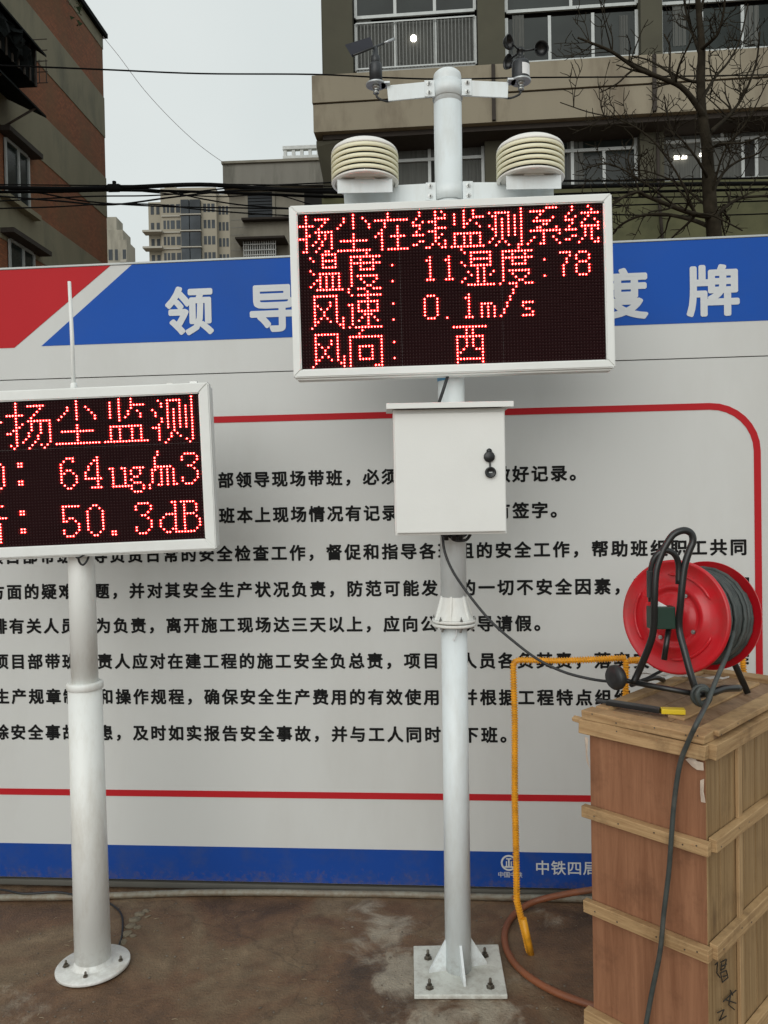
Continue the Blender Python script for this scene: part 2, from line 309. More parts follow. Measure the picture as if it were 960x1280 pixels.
def lathe(bm, c, axis, prof, seg=32, smooth=True, cap=True):
    """prof: list of (r, h) along the axis from c"""
    axis = axis.normalized(); x, y = frame_of(axis); rings = []
    for r, h in prof:
        if r < 1e-6: rings.append([bm.verts.new(c + axis * h)]); continue
        rings.append([bm.verts.new(c + axis * h + (x * math.cos(2 * math.pi * k / seg) + y * math.sin(2 * math.pi * k / seg)) * r) for k in range(seg)])
    for a, b in zip(rings, rings[1:]):
        for k in range(seg):
            if len(a) == 1 and len(b) == 1: continue
            if len(a) == 1: f = bm.faces.new((a[0], b[(k + 1) % seg], b[k]))
            elif len(b) == 1: f = bm.faces.new((a[k], a[(k + 1) % seg], b[0]))
            else: f = bm.faces.new((a[k], a[(k + 1) % seg], b[(k + 1) % seg], b[k]))
            f.smooth = smooth
    if cap:
        if len(rings[0]) > 1: bm.faces.new(rings[0][::-1])
        if len(rings[-1]) > 1: bm.faces.new(rings[-1])
def prism(bm, poly, off):
    """extrude a 3-D polygon by vector off"""
    a = [bm.verts.new(p) for p in poly]; b = [bm.verts.new(p + off) for p in poly]
    bm.faces.new(a); bm.faces.new(b[::-1]); n = len(a)
    for i in range(n): bm.faces.new((a[i], b[i], b[(i + 1) % n], a[(i + 1) % n]))
def spline(pts, n=8):
    """Catmull-Rom through the points"""
    pts = [Vector(p) for p in pts]; q = [pts[0] * 2 - pts[1]] + pts + [pts[-1] * 2 - pts[-2]]; out = []
    for i in range(1, len(q) - 2):
        for k in range(n):
            t = k / n; a, b, c, d = q[i - 1], q[i], q[i + 1], q[i + 2]
            out.append(.5 * ((2 * b) + (c - a) * t + (2 * a - 5 * b + 4 * c - d) * t * t + (3 * b - a - 3 * c + d) * t ** 3))
    out.append(pts[-1]); return out
def obj(name, bm, m, parent=None, recalc=True):
    if isinstance(bm, bmesh.types.BMesh):
        if recalc: bmesh.ops.recalc_face_normals(bm, faces=bm.faces[:])
        me = bpy.data.meshes.new(name); bm.to_mesh(me); bm.free()
    else: me = bm
    for x in (m if isinstance(m, (list, tuple)) else [m]):
        me.materials.append(M[x] if isinstance(x, str) else x)
    o = bpy.data.objects.new(name, me); C.objects.link(o)
    if parent is not None: put(o, parent)
    return o
def wmat(o):
    m = o.matrix_basis.copy()
    if o.parent: m = wmat(o.parent) @ o.matrix_parent_inverse @ m
    return m
def put(o, parent):
    o.parent = parent; o.matrix_parent_inverse = wmat(parent).inverted()
def tag(o, label=None, cat=None, group=None, kind=None):
    if label: o['label'] = label
    if cat: o['category'] = cat
    if group: o['group'] = group
    if kind: o['kind'] = kind
    return o
def thing(name, label, cat, loc, group=None):
    o = bpy.data.objects.new(name, None); o.empty_display_size = .1; C.objects.link(o); o.location = loc
    return tag(o, label, cat, group)
def text_mesh(s, size, space=1.0, offset=0.0, extrude=0.0004):
    cu = bpy.data.curves.new('t', 'FONT'); cu.body = s; cu.size = size; cu.space_character = space
    cu.offset = offset * size; cu.extrude = extrude; cu.resolution_u = 3
    o = bpy.data.objects.new('t', cu); C.objects.link(o); bpy.context.view_layer.update()
    dg = bpy.context.evaluated_depsgraph_get(); me = bpy.data.meshes.new_from_object(o.evaluated_get(dg))
    bpy.data.objects.remove(o); bpy.data.curves.remove(cu)
    return me
GLY = {}
def glyph(ch):
    """outline of one character at 1 em: flat faces and boundary edges"""
    if ch not in GLY:
        me = text_mesh(ch, 1.0, 1.0, 0.0, 0.0); b = bmesh.new(); b.from_mesh(me); bmesh.ops.remove_doubles(b, verts=b.verts[:], dist=1e-5)
        b.verts.index_update()
        GLY[ch] = ([v.co.copy() for v in b.verts], [[v.index for v in f.verts] for f in b.faces], [(e.verts[0].index, e.verts[1].index) for e in b.edges if len(e.link_faces) == 1])
        b.free(); bpy.data.meshes.remove(me)
    return GLY[ch]
def put_text(name, s, pl, em, pitch, u_first, v_mid, off, m, parent, bold=.02, slant=0.0):
    """full-width characters: the first one centred at u_first, all centred on v_mid; strokes thickened by bold (em)"""
    rnd = random.Random(3); run = []
    def flush():
        nonlocal run
        if not run: return
        V, Fc = [], []
        for i, ch in run:
            vs, fs, es = glyph(ch); o = len(V)
            f_ = lambda p, z=0.0: pl.pt(u_first + i * pitch + (p[0] - .5) * em, v_mid + (p[1] - .38) * em, off + z)
            V += [f_(v) for v in vs]; Fc += [[o + k for k in f] for f in fs]
            for a, c in es:
                p, q = vs[a], vs[c]; d = q - p
                if d.length < 1e-6: continue
                d.normalize(); n = Vector((-d.y, d.x, 0)) * bold; d = d * bold; z = rnd.uniform(.00005, .0005)
                k = len(V); V += [f_(x, z) for x in (p + n, p - d * .9 + n * .4, p - d * .9 - n * .4, p - n, q - n, q + d * .9 - n * .4, q + d * .9 + n * .4, q + n)]
                Fc.append(list(range(k, k + 8)))
        me = bpy.data.meshes.new(name); me.from_pydata(V, [], Fc)
        obj(name, me, m, parent); run = []
    for i, ch in enumerate(s):
        run.append((i, ch))
        if ch in '，。' or em > .1: flush()
    flush()


# ------------------------------------------------------------------ setting: ground
bm = B()
g = [bm.verts.new(p) for p in ((-400, -60, 0), (400, -60, 0), (400, 700, 0), (-400, 700, 0))]; bm.faces.new(g)
tag(obj('ground', bm, 'ground'), kind='structure')

# ------------------------------------------------------------------ notice board (long painted hoarding)
vp = ray(-11650, 862); bd = -Vector((vp.x, vp.y, 0)).normalized()
b0 = G(480, 1119)
BP = Plane(b0, bd)
UL, UR = -3.1, 2.6
_, VT = BP.uv(480, 317)
VB = .012
nb = thing('notice_board', 'long pale hoarding with blue and red top band and black Chinese text behind the poles', 'notice board', BP.pt(0, 0, -.05))
_, VS = BP.uv(480, 460)          # horizontal sheet joint
for k, (ua, ub) in enumerate(((UL, UR),)):
    b = B(); pbox(b, BP, ua, ub, VB + .03, VS - .0025, -.03, 0); obj('lower_sheet', b, 'banner', nb)
for k, (ua, ub) in enumerate(((UL, UR),)):
    b = B(); pbox(b, BP, ua, ub, VS + .0015, VT, -.03, 0); obj('upper_sheet', b, 'banner', nb)
b = B(); pbox(b, BP, UL, UR, VS - .05, VS + .05, -.045, -.031); obj('joint_backing', b, 'seam', nb)
b = B(); pbox(b, BP, UL, UR, VB, VB + .022, -.028, .006, .003); obj('bottom_rail', b, 'rail_dark', nb)
b = B(); pbox(b, BP, UL, UR, VT + .001, VT + .009, -.034, .004, .002); obj('top_rail', b, 'alu', nb)
for u in (-2.6, -1.3, 0, 1.3, 2.3):
    b = B(); pbox(b, BP, u - .03, u + .03, 0, VT - .02, -.11, -.05, .004); obj('back_post', b, 'steel', nb)
for v in (.5, 1.4, 2.1):
    b = B(); pbox(b, BP, UL, UR, v - .02, v + .02, -.05, -.0455); obj('back_rail', b, 'steel', nb)
def flat(name, poly, m, off=.0015, th=.0015):
    b = B(); prism(b, [BP.pt(u, v, off) for u, v in poly], -BP.n * th); return obj(name, b, m, nb)
_, VBT = BP.uv(480, 417.5)        # bottom of the blue band
uA, _ = BP.uv(165, 333); uB, _ = BP.uv(52, 434); uC, _ = BP.uv(138, 335); uD, _ = BP.uv(18, 436)
flat('blue_band', [(uB, VBT), (UR, VBT), (UR, VT - .0005), (uA, VT - .0005)], 'b_blue')
flat('red_band', [(UL, VBT - .003), (uD, VBT - .003), (uC, VT - .0005), (UL, VT - .0005)], 'b_red')
_, vlb = BP.uv(480, 1062); 
flat('lower_blue_band', [(UL, VB + .031), (UR, VB + .031), (UR, vlb), (UL, vlb)], 'b_blue_low')
# red border line with rounded corners
uR1, _ = BP.uv(948, 720); _, vT1 = BP.uv(480, 519); _, vB1 = BP.uv(480, 995); uL1 = -2.7; tw = .0125; rad = .17
def ring(uL, uR, vB, vT, r, n=8):
    out = []
    for cx, cy, a0 in ((uR - r, vT - r, 0), (uL + r, vT - r, 90), (uL + r, vB + r, 180), (uR - r, vB + r, 270)):
        for k in range(n + 1):
            a = R(a0 + 90 * k / n); out.append((cx + r * math.cos(a), cy + r * math.sin(a)))
    return out
b = B(); o_ = ring(uL1 - tw, uR1 + tw, vB1 - tw, vT1 + tw, rad + tw); i_ = ring(uL1 + tw, uR1 - tw, vB1 + tw, vT1 - tw, rad - tw)
n = len(o_)
q = [[b.verts.new(BP.pt(u, v, of)) for u, v in rg] for rg, of in ((o_, .002), (i_, .002), (o_, .0002), (i_, .0002))]
for k in range(n):
    k2 = (k + 1) % n
    b.faces.new((q[0][k], q[0][k2], q[1][k2], q[1][k])); b.faces.new((q[0][k], q[2][k], q[2][k2], q[0][k2])); b.faces.new((q[1][k], q[1][k2], q[3][k2], q[3][k]))
obj('red_border_line', b, 'b_red', nb)
# body text: (string, index, px, py, index, px, py)
LINES = [
 ('项目部领导现场带班，必须在带班本上做好记录。', 3, 304.7, 599, 20, 698.4, 592),
 ('带班本上现场情况有记录，带班领导有签字。', 2, 306, 643.5, 17, 651, 638.5),
 ('项目部带班领导负责日常的安全检查工作，督促和指导各班组的安全工作，帮助班组职工共同', 1, 16, 697.5, 40, 923, 681.5),
 ('方面的疑难问题，并对其安全生产状况负责，防范可能发生的一切不安全因素，同时排查原因', 1, 18, 741, 33, 753, 731.5),
 ('排有关人员代为负责，离开施工现场达三天以上，应向公司领导请假。', 1, 21, 783, 29, 654, 778.5),
 ('项目部带班负责人应对在建工程的施工安全负总责，项目部人员各负其责，落实安全生产工作', 1, 22.7, 828, 33, 753, 824),
 ('生产规章制度和操作规程，确保安全生产费用的有效使用，并根据工程特点组织实施', 1, 24, 872, 33, 754, 870),
 ('除安全事故隐患，及时如实报告安全事故，并与工人同时上下班。', 1, 23, 916, 27, 611.7, 917.5)]
for s, i0, x0, y0, i1, x1, y1 in LINES:
    ua, va = BP.uv(x0, y0); ub, vb = BP.uv(x1, y1); pitch_ = (ub - ua) / (i1 - i0)
    put_text('lettering', s, BP, .064, pitch_, ua - i0 * pitch_, (va + vb) / 2, .0012, 'b_black', nb, bold=.034)
ua, va = BP.uv(237, 388); ub, vb = BP.uv(891, 364)
put_text('heading_lettering', '领导带班制度牌', BP, .195, (ub - ua) / 6, ua, (va + vb) / 2, .0035, 'b_white', nb, bold=.032)
ua, va = BP.uv(678, 1084); ub, vb = BP.uv(738, 1085)
put_text('company_lettering', '中铁四局集团有限公司', BP, .058, (ub - ua) / 3, ua, (va + vb) / 2, .0035, 'b_white', nb, bold=.012)
ua, va = BP.uv(626, 1092.5)
put_text('emblem_lettering', '中国中铁', BP, .024, .0235, ua, va, .0035, 'b_white', nb, bold=.006)
ue, ve = BP.uv(636, 1078)
b = B()
def arc_strip(b, cu, cv, r1, r2, a0, a1, n=28):
    pr = None
    for k in range(n + 1):
        a = R(a0 + (a1 - a0) * k / n)
        c = [b.verts.new(BP.pt(cu + r * math.cos(a), cv + r * math.sin(a), .0042)) for r in (r1, r2)]
        if pr: b.faces.new((pr[0], pr[1], c[1], c[0]))
        pr = c
arc_strip(b, ue, ve, .024, .031, 0, 360)
for (x1, x2, y1, y2) in ((-.003, .003, -.018, .018), (-.010, .010, .013, .018), (-.017, .017, -.019, -.013), (-.011, -.007, -.013, .006), (.007, .011, -.013, .006)):
    prism(b, [BP.pt(ue + x1, ve + y1, .0042), BP.pt(ue + x2, ve + y1, .0042), BP.pt(ue + x2, ve + y2, .0042), BP.pt(ue + x1, ve + y2, .0042)], -BP.n * .001)
obj('railway_emblem', b, 'b_white', nb)

# ------------------------------------------------------------------ LED glyphs
def rows(t): return [r.strip() for r in t.strip().split('\n')]
G12 = {
'扬': rows('''..#.........
..#..#####..
..#.....#...
#####..#....
..#...#.....
..#..######.
..##..#.#.#.
###...#.#.#.
..#..#.#..#.
..#.#..#..#.
..#...#...#.
.##..#..##..'''),
'尘': rows('''.....#......
..#..#..#...
..#..#...#..
.#...#....#.
#....#....#.
............
.....#......
.....#......
.#########..
.....#......
.....#......
###########.'''),
'在': rows('''....#.......
....#.......
###########.
...#........
...#...#....
..#....#....
.##....#....
#.#..#####..
..#....#....
..#....#....
..#....#....
..#.#######.'''),
'线': rows('''..#....#.#..
..#....#..#.
.#.....####.
#..#.###....
###....#....
..#....####.
.#...###....
####...#.#..
.......##...
..##...#..#.
##....#.#.#.
....##...##.'''),
'监': rows('''....#..#....
.#..#..#....
.#..#..####.
.#..#.#.....
.#..##..#...
....#....#..
............
.#########..
.#..#.#..#..
.#..#.#..#..
.#..#.#..#..
###########.'''),
'测': rows('''..........#.
#.#####...#.
.##...#.#.#.
..#.#.#.#.#.
..#.#.#.#.#.
#.#.#.#.#.#.
.##.#.#.#.#.
..#.#.#.#.#.
..#.#.#.#.#.
.#..#.....#.
#..#.#....#.
..#...#..##.'''),
'系': rows('''......####..
.#####......
....#.......
...#....#...
..######....
.....##.....
...##....#..
.##########.
.....#....#.
..#..#..#...
.#...#...#..
#...##....#.'''),
'统': rows('''..#....#....
..#.....#...
.#...######.
#..#...#....
###...#..#..
..#..#....#.
.#...######.
####..#.#.#.
......#.#...
..##..#.#...
##...#..#.#.
....#....##.'''),
'温': rows('''....#####...
#...#...#...
.#..#####...
....#...#...
....#####...
#...........
.#.#######..
...#.#.#.#..
..##.#.#.#..
.#.#.#.#.#..
#..#.#.#.#..
..#########.'''),
'度': rows('''......#.....
.##########.
.#..#...#...
.##########.
.#..#...#...
.#..#####...
.#..........
.#.#######..
.#..#....#..
.#...#..#...
.#....##....
#..###..###.'''),
'湿': rows('''#...........
.#.#######..
...#.....#..
...#######..
#..#.....#..
.#.#######..
.....#.#....
..#..#.#..#.
...#.#.#.#..
.#...#.#....
#....#.#....
..#########.'''),
'风': rows('''............
.########...
.#......#...
.#....#.#...
.##...#.#...
.#.#.#..#...
.#..#...#...
.#..#...#...
.#.#.#..#.#.
.##...#.#.#.
.#.......##.
#.........#.'''),
'速': rows('''#.....#.....
.#.########.
......#.....
...#######..
##.#..#..#..
.#.#..#..#..
.#.#######..
.#...###....
.#..#.#.#...
.#.#..#..#..
.#....#.....
#.#########.'''),
'向': rows('''....#.......
...#........
###########.
#.........#.
#.........#.
#..#####..#.
#..#...#..#.
#..#...#..#.
#..#...#..#.
#..#####..#.
#.........#.
#.......###.'''),
'西': rows('''###########.
....#.#.....
....#.#.....
.#########..
.#..#.#..#..
.#..#.#..#..
.#..#.#..#..
.#.#...###..
.##......#..
.#.......#..
.#########..
.#.......#..'''),
}
A6 = {
'0': {2: '.###.', 3: '#...#', 4: '#...#', 5: '#...#', 6: '#...#', 7: '#...#', 8: '#...#', 9: '.###.'},
'1': {2: '..#..', 3: '.##..', 4: '..#..', 5: '..#..', 6: '..#..', 7: '..#..', 8: '..#..', 9: '.###.'},
'7': {2: '.####', 3: '....#', 4: '...#.', 5: '...#.', 6: '..#..', 7: '..#..', 8: '..#..', 9: '..#..'},
'8': {2: '.###.', 3: '#...#', 4: '#...#', 5: '.###.', 6: '#...#', 7: '#...#', 8: '#...#', 9: '.###.'},
'.': {9: '.#...'}, ':': {4: '..#..', 9: '..#..'},
'm': {5: '####.', 6: '#.#.#', 7: '#.#.#', 8: '#.#.#', 9: '#.#.#'},
'/': {0: '.....#', 1: '....#.', 2: '....#.', 3: '...#..', 4: '...#..', 5: '..#...', 6: '..#...', 7: '.#....', 8: '.#....', 9: '#.....'},
's': {5: '.####', 6: '.#...', 7: '..##.', 8: '....#', 9: '.####'}}
def lit_right():
    s = set()
    def cj(ch, c, r):
        for j, row in enumerate(G12[ch]):
            for i, x in enumerate(row):
                if x == '#': s.add((c + i, r + j))
    def asc(ch, c, r):
        for j, row in A6[ch].items():
            for i, x in enumerate(row):
                if x == '#': s.add((c + i, r + j))
    for k, ch in enumerate('扬尘在线监测系统'): cj(ch, 12 * k, 0)
    cj('温', 3, 12); cj('度', 15, 12); asc(':', 27, 12); asc('1', 39, 12); asc('1', 45, 12); cj('湿', 51, 12); cj('度', 63, 12); asc(':', 75, 12); asc('7', 81, 12); asc('8', 87, 12)
    cj('风', 3, 24); cj('速', 15, 24); asc(':', 27, 24); asc('0', 39, 24); asc('.', 45, 24); asc('1', 51, 24); asc('m', 57, 24); asc('/', 63, 24); asc('s', 69, 24)
    cj('风', 3, 36); cj('向', 15, 36); asc(':', 27, 36); cj('西', 48, 36)
    return s
G16 = {
'扬': rows('''...#............
...#...######...
...#.......#....
...#......#.....
######...#......
...#....#.......
...#...########.
...#.#..#..#..#.
...##...#..#..#.
..##....#..#..#.
##.#...#...#..#.
...#...#..#...#.
...#..#...#...#.
...#.#...#....#.
.#.#....#..#.#..
..#....#....#...'''),
'尘': rows('''.......#........
.......#........
....#..#..#.....
....#..#...#....
...#...#....#...
..#....#.....#..
.#.....#.....#..
................
.......#........
.......#........
..###########...
.......#........
.......#........
.......#........
###############.
................'''),
'监': rows('''.....#...#......
..#..#...#......
..#..#...#####..
..#..#...#......
..#..#..#..#....
..#..#..#...#...
..#..#.#....#...
.....#..........
................
..###########...
..#..#...#..#...
..#..#...#..#...
..#..#...#..#...
..#..#...#..#...
###############.
................'''),
'测': rows('''.............#..
..#..#####...#..
...#.#...#...#..
...#.#...#.#.#..
#....#.#.#.#.#..
.#...#.#.#.#.#..
.#...#.#.#.#.#..
...#.#.#.#.#.#..
...#.#.#.#.#.#..
..#..#.#.#.#.#..
###..#.#.#.#.#..
..#....#.....#..
..#...#.#....#..
..#...#..#...#..
..#..#.....#.#..
....#.......#...''')}
D8 = {
'0': {3: '..##..', 4: '.#..#.', **{k: '#....#' for k in range(5, 12)}, 12: '.#..#.', 13: '..##..'},
'3': {3: '.####.', 4: '#....#', 5: '#....#', 6: '....#.', 7: '..##..', 8: '....#.', 9: '.....#', 10: '.....#', 11: '#....#', 12: '#...#.', 13: '.###..'},
'5': {3: '######', 4: '#.....', 5: '#.....', 6: '#.....', 7: '#.##..', 8: '##..#.', 9: '.....#', 10: '.....#', 11: '#....#', 12: '#...#.', 13: '.###..'},
'6': {3: '..###.', 4: '.#..#.', 5: '#.....', 6: '#.....', 7: '#.##..', 8: '##..#.', 9: '#....#', 10: '#....#', 11: '#....#', 12: '.#..#.', 13: '..##..'},
'4': {3: '....#.', 4: '...##.', 5: '..#.#.', 6: '.#..#.', 7: '.#..#.', 8: '#...#.', 9: '#...#.', 10: '######', 11: '....#.', 12: '....#.', 13: '..####'},
'.': {12: '##', 13: '##'}}
def lit_left():
    s = set()
    for ch, c in (('扬', 32), ('尘', 48), ('监', 64), ('测', 80)):
        for j, row in enumerate(G16[ch]):
            for i, x in enumerate(row):
                if x == '#': s.add((c + i, j))
    for i in range(17, 31): s.add((i, 6))
    def d(ch, c, r):
        for j, row in D8[ch].items():
            for i, x in enumerate(row):
                if x == '#': s.add((c + 1 + i, r + j))
    def colon(r):
        for c in (35, 36):
            for k in (4, 5, 10, 11): s.add((c, r + k))
    d('0', 24, 16); colon(16); d('6', 48, 16); d('4', 56, 16); d('3', 88, 16)
    # u, g and the slash run into the m
    o = 16
    for c in (65, 69): s.add((c, o + 7))
    for r in range(7, 13): s.add((66, o + r)); s.add((70, o + r))
    for c in range(66, 73): s.add((c, o + 13))
    for c, r in ((73, 7), (74, 7), (75, 7), (76, 7), (72, 8), (75, 8), (72, 9), (75, 9), (73, 10), (74, 10), (72, 11), (73, 12), (74, 12), (75, 12), (72, 13), (76, 13), (72, 14), (76, 14), (73, 15), (74, 15), (75, 15)): s.add((c, o + r))
    for c, r in ((81, 2), (81, 3), (80, 4), (80, 5), (80, 6), (80, 8), (78, 13), (78, 14)): s.add((c, o + r))
    for c in range(80, 86): s.add((c, o + 7))
    for r in range(8, 13):
        for c in (79, 82, 84, 86): s.add((c, o + r))
    for c in (81, 82, 84, 86, 87): s.add((c, o + 13))
    # third row
    o = 32; colon(o); d('5', 48, o); d('0', 56, o); d('.', 64, o); d('3', 72, o)
    for c in (85, 86): s.add((c, o + 3))
    for r in range(3, 13): s.add((86, o + r))
    for c in (83, 84, 85): s.add((c, o + 7))
    s.add((82, o + 8)); s.add((82, o + 12)); s.add((85, o + 12))
    for r in (9, 10, 11): s.add((81, o + r))
    for c in (83, 84, 86, 87): s.add((c, o + 13))
    for c in range(88, 93): s.add((c, o + 3)); s.add((c, o + 13))
    for r in range(3, 14): s.add((89, o + r))
    for r in (4, 5, 6, 8, 12): s.add((93, o + r))
    for c in (90, 91, 92): s.add((c, o + 7))
    for r in (9, 10, 11): s.add((94, o + r))
    # the character cut by the picture's edge
    for c in range(18, 30): s.add((c, o + 2))
    for c in range(16, 31): s.add((c, o + 6))
    for r in range(8, 15): s.add((28, o + r)); s.add((19, o + r))
    for c in range(19, 29): s.add((c, o + 8)); s.add((c, o + 11)); s.add((c, o + 14))
    return s

def led_sign(root, centre, ax, az, W, Hh, thick, bez, lit, paint):
    """ax, az in-plane axes, front plane through centre; W, Hh outer size"""
    n = ax.cross(az).normalized()
    if n.dot(CAM - centre) < 0: n = -n
    b = B(); box_axes(b, centre - n * (thick / 2 + .004), ax, n, az, W / 2 - .006, thick / 2 - .004, Hh / 2 - .006, .003); obj('housing', b, paint, root)
    # four mitred bezel rails
    for s in (-1, 1):
        for (a, c_, LA, LC) in ((ax, az, W / 2, Hh / 2), (az, ax, Hh / 2, W / 2)):
            b = B(); o = centre + c_ * (s * LC)
            poly = [o - a * LA, o + a * LA, o + a * (LA - bez) - c_ * (s * bez), o - a * (LA - bez) - c_ * (s * bez)]
            vs = [q + n * .004 for q in poly]
            prism(b, vs, -n * .034); bmesh.ops.recalc_face_normals(b, faces=b.faces[:])
            bmesh.ops.bevel(b, geom=b.edges[:], offset=.0035, segments=2, affect='EDGES')
            obj('bezel_rail', b, paint, root)
    iw, ih = W - 2 * bez, Hh - 2 * bez
    b = B(); box_axes(b, centre - n * .0165, ax, n, az, iw / 2, .002, ih / 2); obj('backing_panel', b, 'led_face', root)
    for i in range(3):
        for j in range(3):
            b = B(); c = centre + ax * ((i - 1) * iw / 3) + az * ((j - 1) * ih / 3) - n * .010
            box_axes(b, c, ax, n, az, iw / 6 - .0002, .003, ih / 6 - .0002); obj('led_module', b, 'led_face', root)
    px, pz = iw / 96.2, ih / 48.5
    on, off = B(), B()
    def dot(b, c, r):
        top = []
        for r_, h_ in ((r, 0), (r, .0022)):
            top.append([b.verts.new(c + n * h_ + ax * (r_ * math.cos(math.pi * k / 3)) + az * (r_ * math.sin(math.pi * k / 3))) for k in range(6)])
        v = b.verts.new(c + n * .0036)
        for k in range(6):
            k2 = (k + 1) % 6
            b.faces.new((top[0][k], top[0][k2], top[1][k2], top[1][k])); f = b.faces.new((top[1][k], top[1][k2], v)); f.smooth = True
    for i in range(96):
        for j in range(48):
            c = centre + ax * ((i - 47.5) * px) + az * ((23.5 - j) * pz) - n * .0068
            if (i, j) in lit: dot(on, c, .0022)
            else: dot(off, c, .0021)
    lv = B()
    for j in range(48):
        box_axes(lv, centre + az * ((23.5 - j) * pz + pz * .40) - n * .0048, ax, n, az, iw / 2 - .001, .0020, .0005)
    tag(obj('louvre_blades', lv, 'led_face', root), kind='stuff')
    tag(obj('lit_diodes', on, 'led_on', root), kind='stuff'); tag(obj('unlit_diodes', off, 'led_off', root), kind='stuff')
    return n

def corners_frame(y, tl, tr, br, bl):
    """outer corners in the photo -> centre and axes of the panel standing at distance y"""
    p = [P(*q, y) for q in (tl, tr, br, bl)]
    c = (p[0] + p[1] + p[2] + p[3]) / 4
    ax = ((p[1] - p[0]) + (p[2] - p[3])).normalized(); az = ((p[0] - p[3]) + (p[1] - p[2]))
    az = (az - ax * az.dot(ax)).normalized()
    W = ((p[1] - p[0]).length + (p[2] - p[3]).length) / 2; Hh = ((p[0] - p[3]).length + (p[1] - p[2]).length) / 2
    return c, ax, az, W, Hh
def yaw(v, a): return Matrix.Rotation(a, 3, 'Z') @ v

# ------------------------------------------------------------------ right monitoring station
PB = G(573, 1216)                         # foot of the pole
PD = PB.y
rt = thing('monitoring_station', 'taller bluish white pole on a square bolted base plate, with sensor arms on top', 'monitoring station', PB)
ptop = P(559, 88, PD)
px_ = lambda y: P(573 + (559 - 573) * (1216 - y) / (1216 - 88), y, PD)
def bolt(parent, c, axis, r=.008, h=.010, shank=.02, m='bolt', name='bolt'):
    b = B(); axis = axis.normalized()
    lathe(b, c, axis, [(r * 1.5, 0), (r * 1.5, .002), (r, .0022), (r, h)], 6, False)
    lathe(b, c, axis, [(r * .5, h), (r * .5, h + shank), (r * .3, h + shank + .002)], 10)
    return obj(name, b, m, parent)
# base plate
pc = [G(517, 1188), G(623, 1186), G(634.5, 1250), G(518, 1250)]
b = B(); prism(b, [p + ZV * .016 for p in pc], -ZV * .014); bmesh.ops.recalc_face_normals(b, faces=b.faces[:]); bmesh.ops.bevel(b, geom=b.edges[:], offset=.0015, segments=1, affect='EDGES')
obj('base_plate', b, 'plate', rt)
for p in (G(535, 1198, .016), G(606, 1195, .016), G(537, 1235, .016), G(613, 1234, .016)): bolt(rt, Vector((p.x, p.y, .016)), ZV, .0095, .011, .016)
rp = .0425
zj = px_(783).z; zt = ptop.z
b = B(); tube(b, [PB + ZV * .016, px_(784)], [rp, rp * .99], 40); obj('lower_pole', b, 'pole_blue', rt)
b = B(); tube(b, [px_(770), px_(130)], [rp * .97, rp * 1.05], 40); obj('upper_pole', b, 'pole_blue', rt)
up = (px_(100) - px_(200)).normalized()
b = B(); lathe(b, px_(131), up, [(rp * 1.05, 0), (rp * 1.05, .084), (rp * 1.01, .094), (rp * .84, .101), (rp * .4, .105), (0, .106)], 40); obj('pole_cap', b, 'pole_blue', rt)
# base gussets
for a in (0, 90, 180, 270):
    d = Vector((math.cos(R(a + 12)), math.sin(R(a + 12)), 0)); b = B(); t = d.cross(ZV) * .004
    if a == 270: d = Vector((.12, -1, 0)).normalized(); t = d.cross(ZV) * .004
    poly = [PB + d * (rp - .004) + ZV * .016, PB + d * (rp + .056) + ZV * .016, PB + d * (rp + .053) + ZV * .026, PB + d * (rp - .004) + ZV * .12]
    prism(b, [p - t for p in poly], t * 2); obj('gusset', b, 'pole_blue', rt)
# mid flange joint
fc = px_(778)
b = B(); lathe(b, fc - up * .010, up, [(.069, 0), (.071, .002), (.071, .008), (.069, .0095)], 40); obj('flange', b, 'pole_white', rt)
b = B(); lathe(b, fc + up * .0025, up, [(.069, 0), (.071, .002), (.071, .008), (.069, .0095)], 40); obj('flange', b, 'pole_white', rt)
o = fc + up * .0125
b = B(); lathe(b, o, up, [(.064, 0), (.062, .003), (.054, .018), (.048, .034), (.0445, .052), (rp * .975, .072)], 40, True, False); obj('reducer_cone', b, 'pole_white', rt)
for k in range(6):
    a = R(60 * k + 15); d = Vector((math.cos(a), math.sin(a), 0)); b = B(); t = d.cross(ZV) * .0025
    prism(b, [p - t for p in (o + d * .058, o + d * .0655, o + d * .064 + ZV * .005, o + d * (rp + .0015) + ZV * .075, o + d * (rp - .006) + ZV * .075)], t * 2); obj('flange_gusset', b, 'pole_white', rt)
    a = R(60 * k + 45); d = Vector((math.cos(a), math.sin(a), 0)); bolt(rt, fc + up * .0118 + d * .0665, ZV, .004, .006, .006, 'steel', 'flange_bolt')
    b = B(); lathe(b, fc - up * .0102 + d * .058, -ZV, [(.008, 0), (.008, .006), (.004, .006), (.004, .014)], 6, False); obj('flange_nut', b, 'steel', rt)
b = B(); q0 = fc + Vector((.004, -.0475, -.012)); tube(b, spline([q0, q0 + Vector((-.002, -.004, -.02)), q0 + Vector((-.010, -.003, -.038)), q0 + Vector((-.012, -.001, -.03))], 4), .0013, 5); obj('cut_tie_end', b, 'label_white', rt)
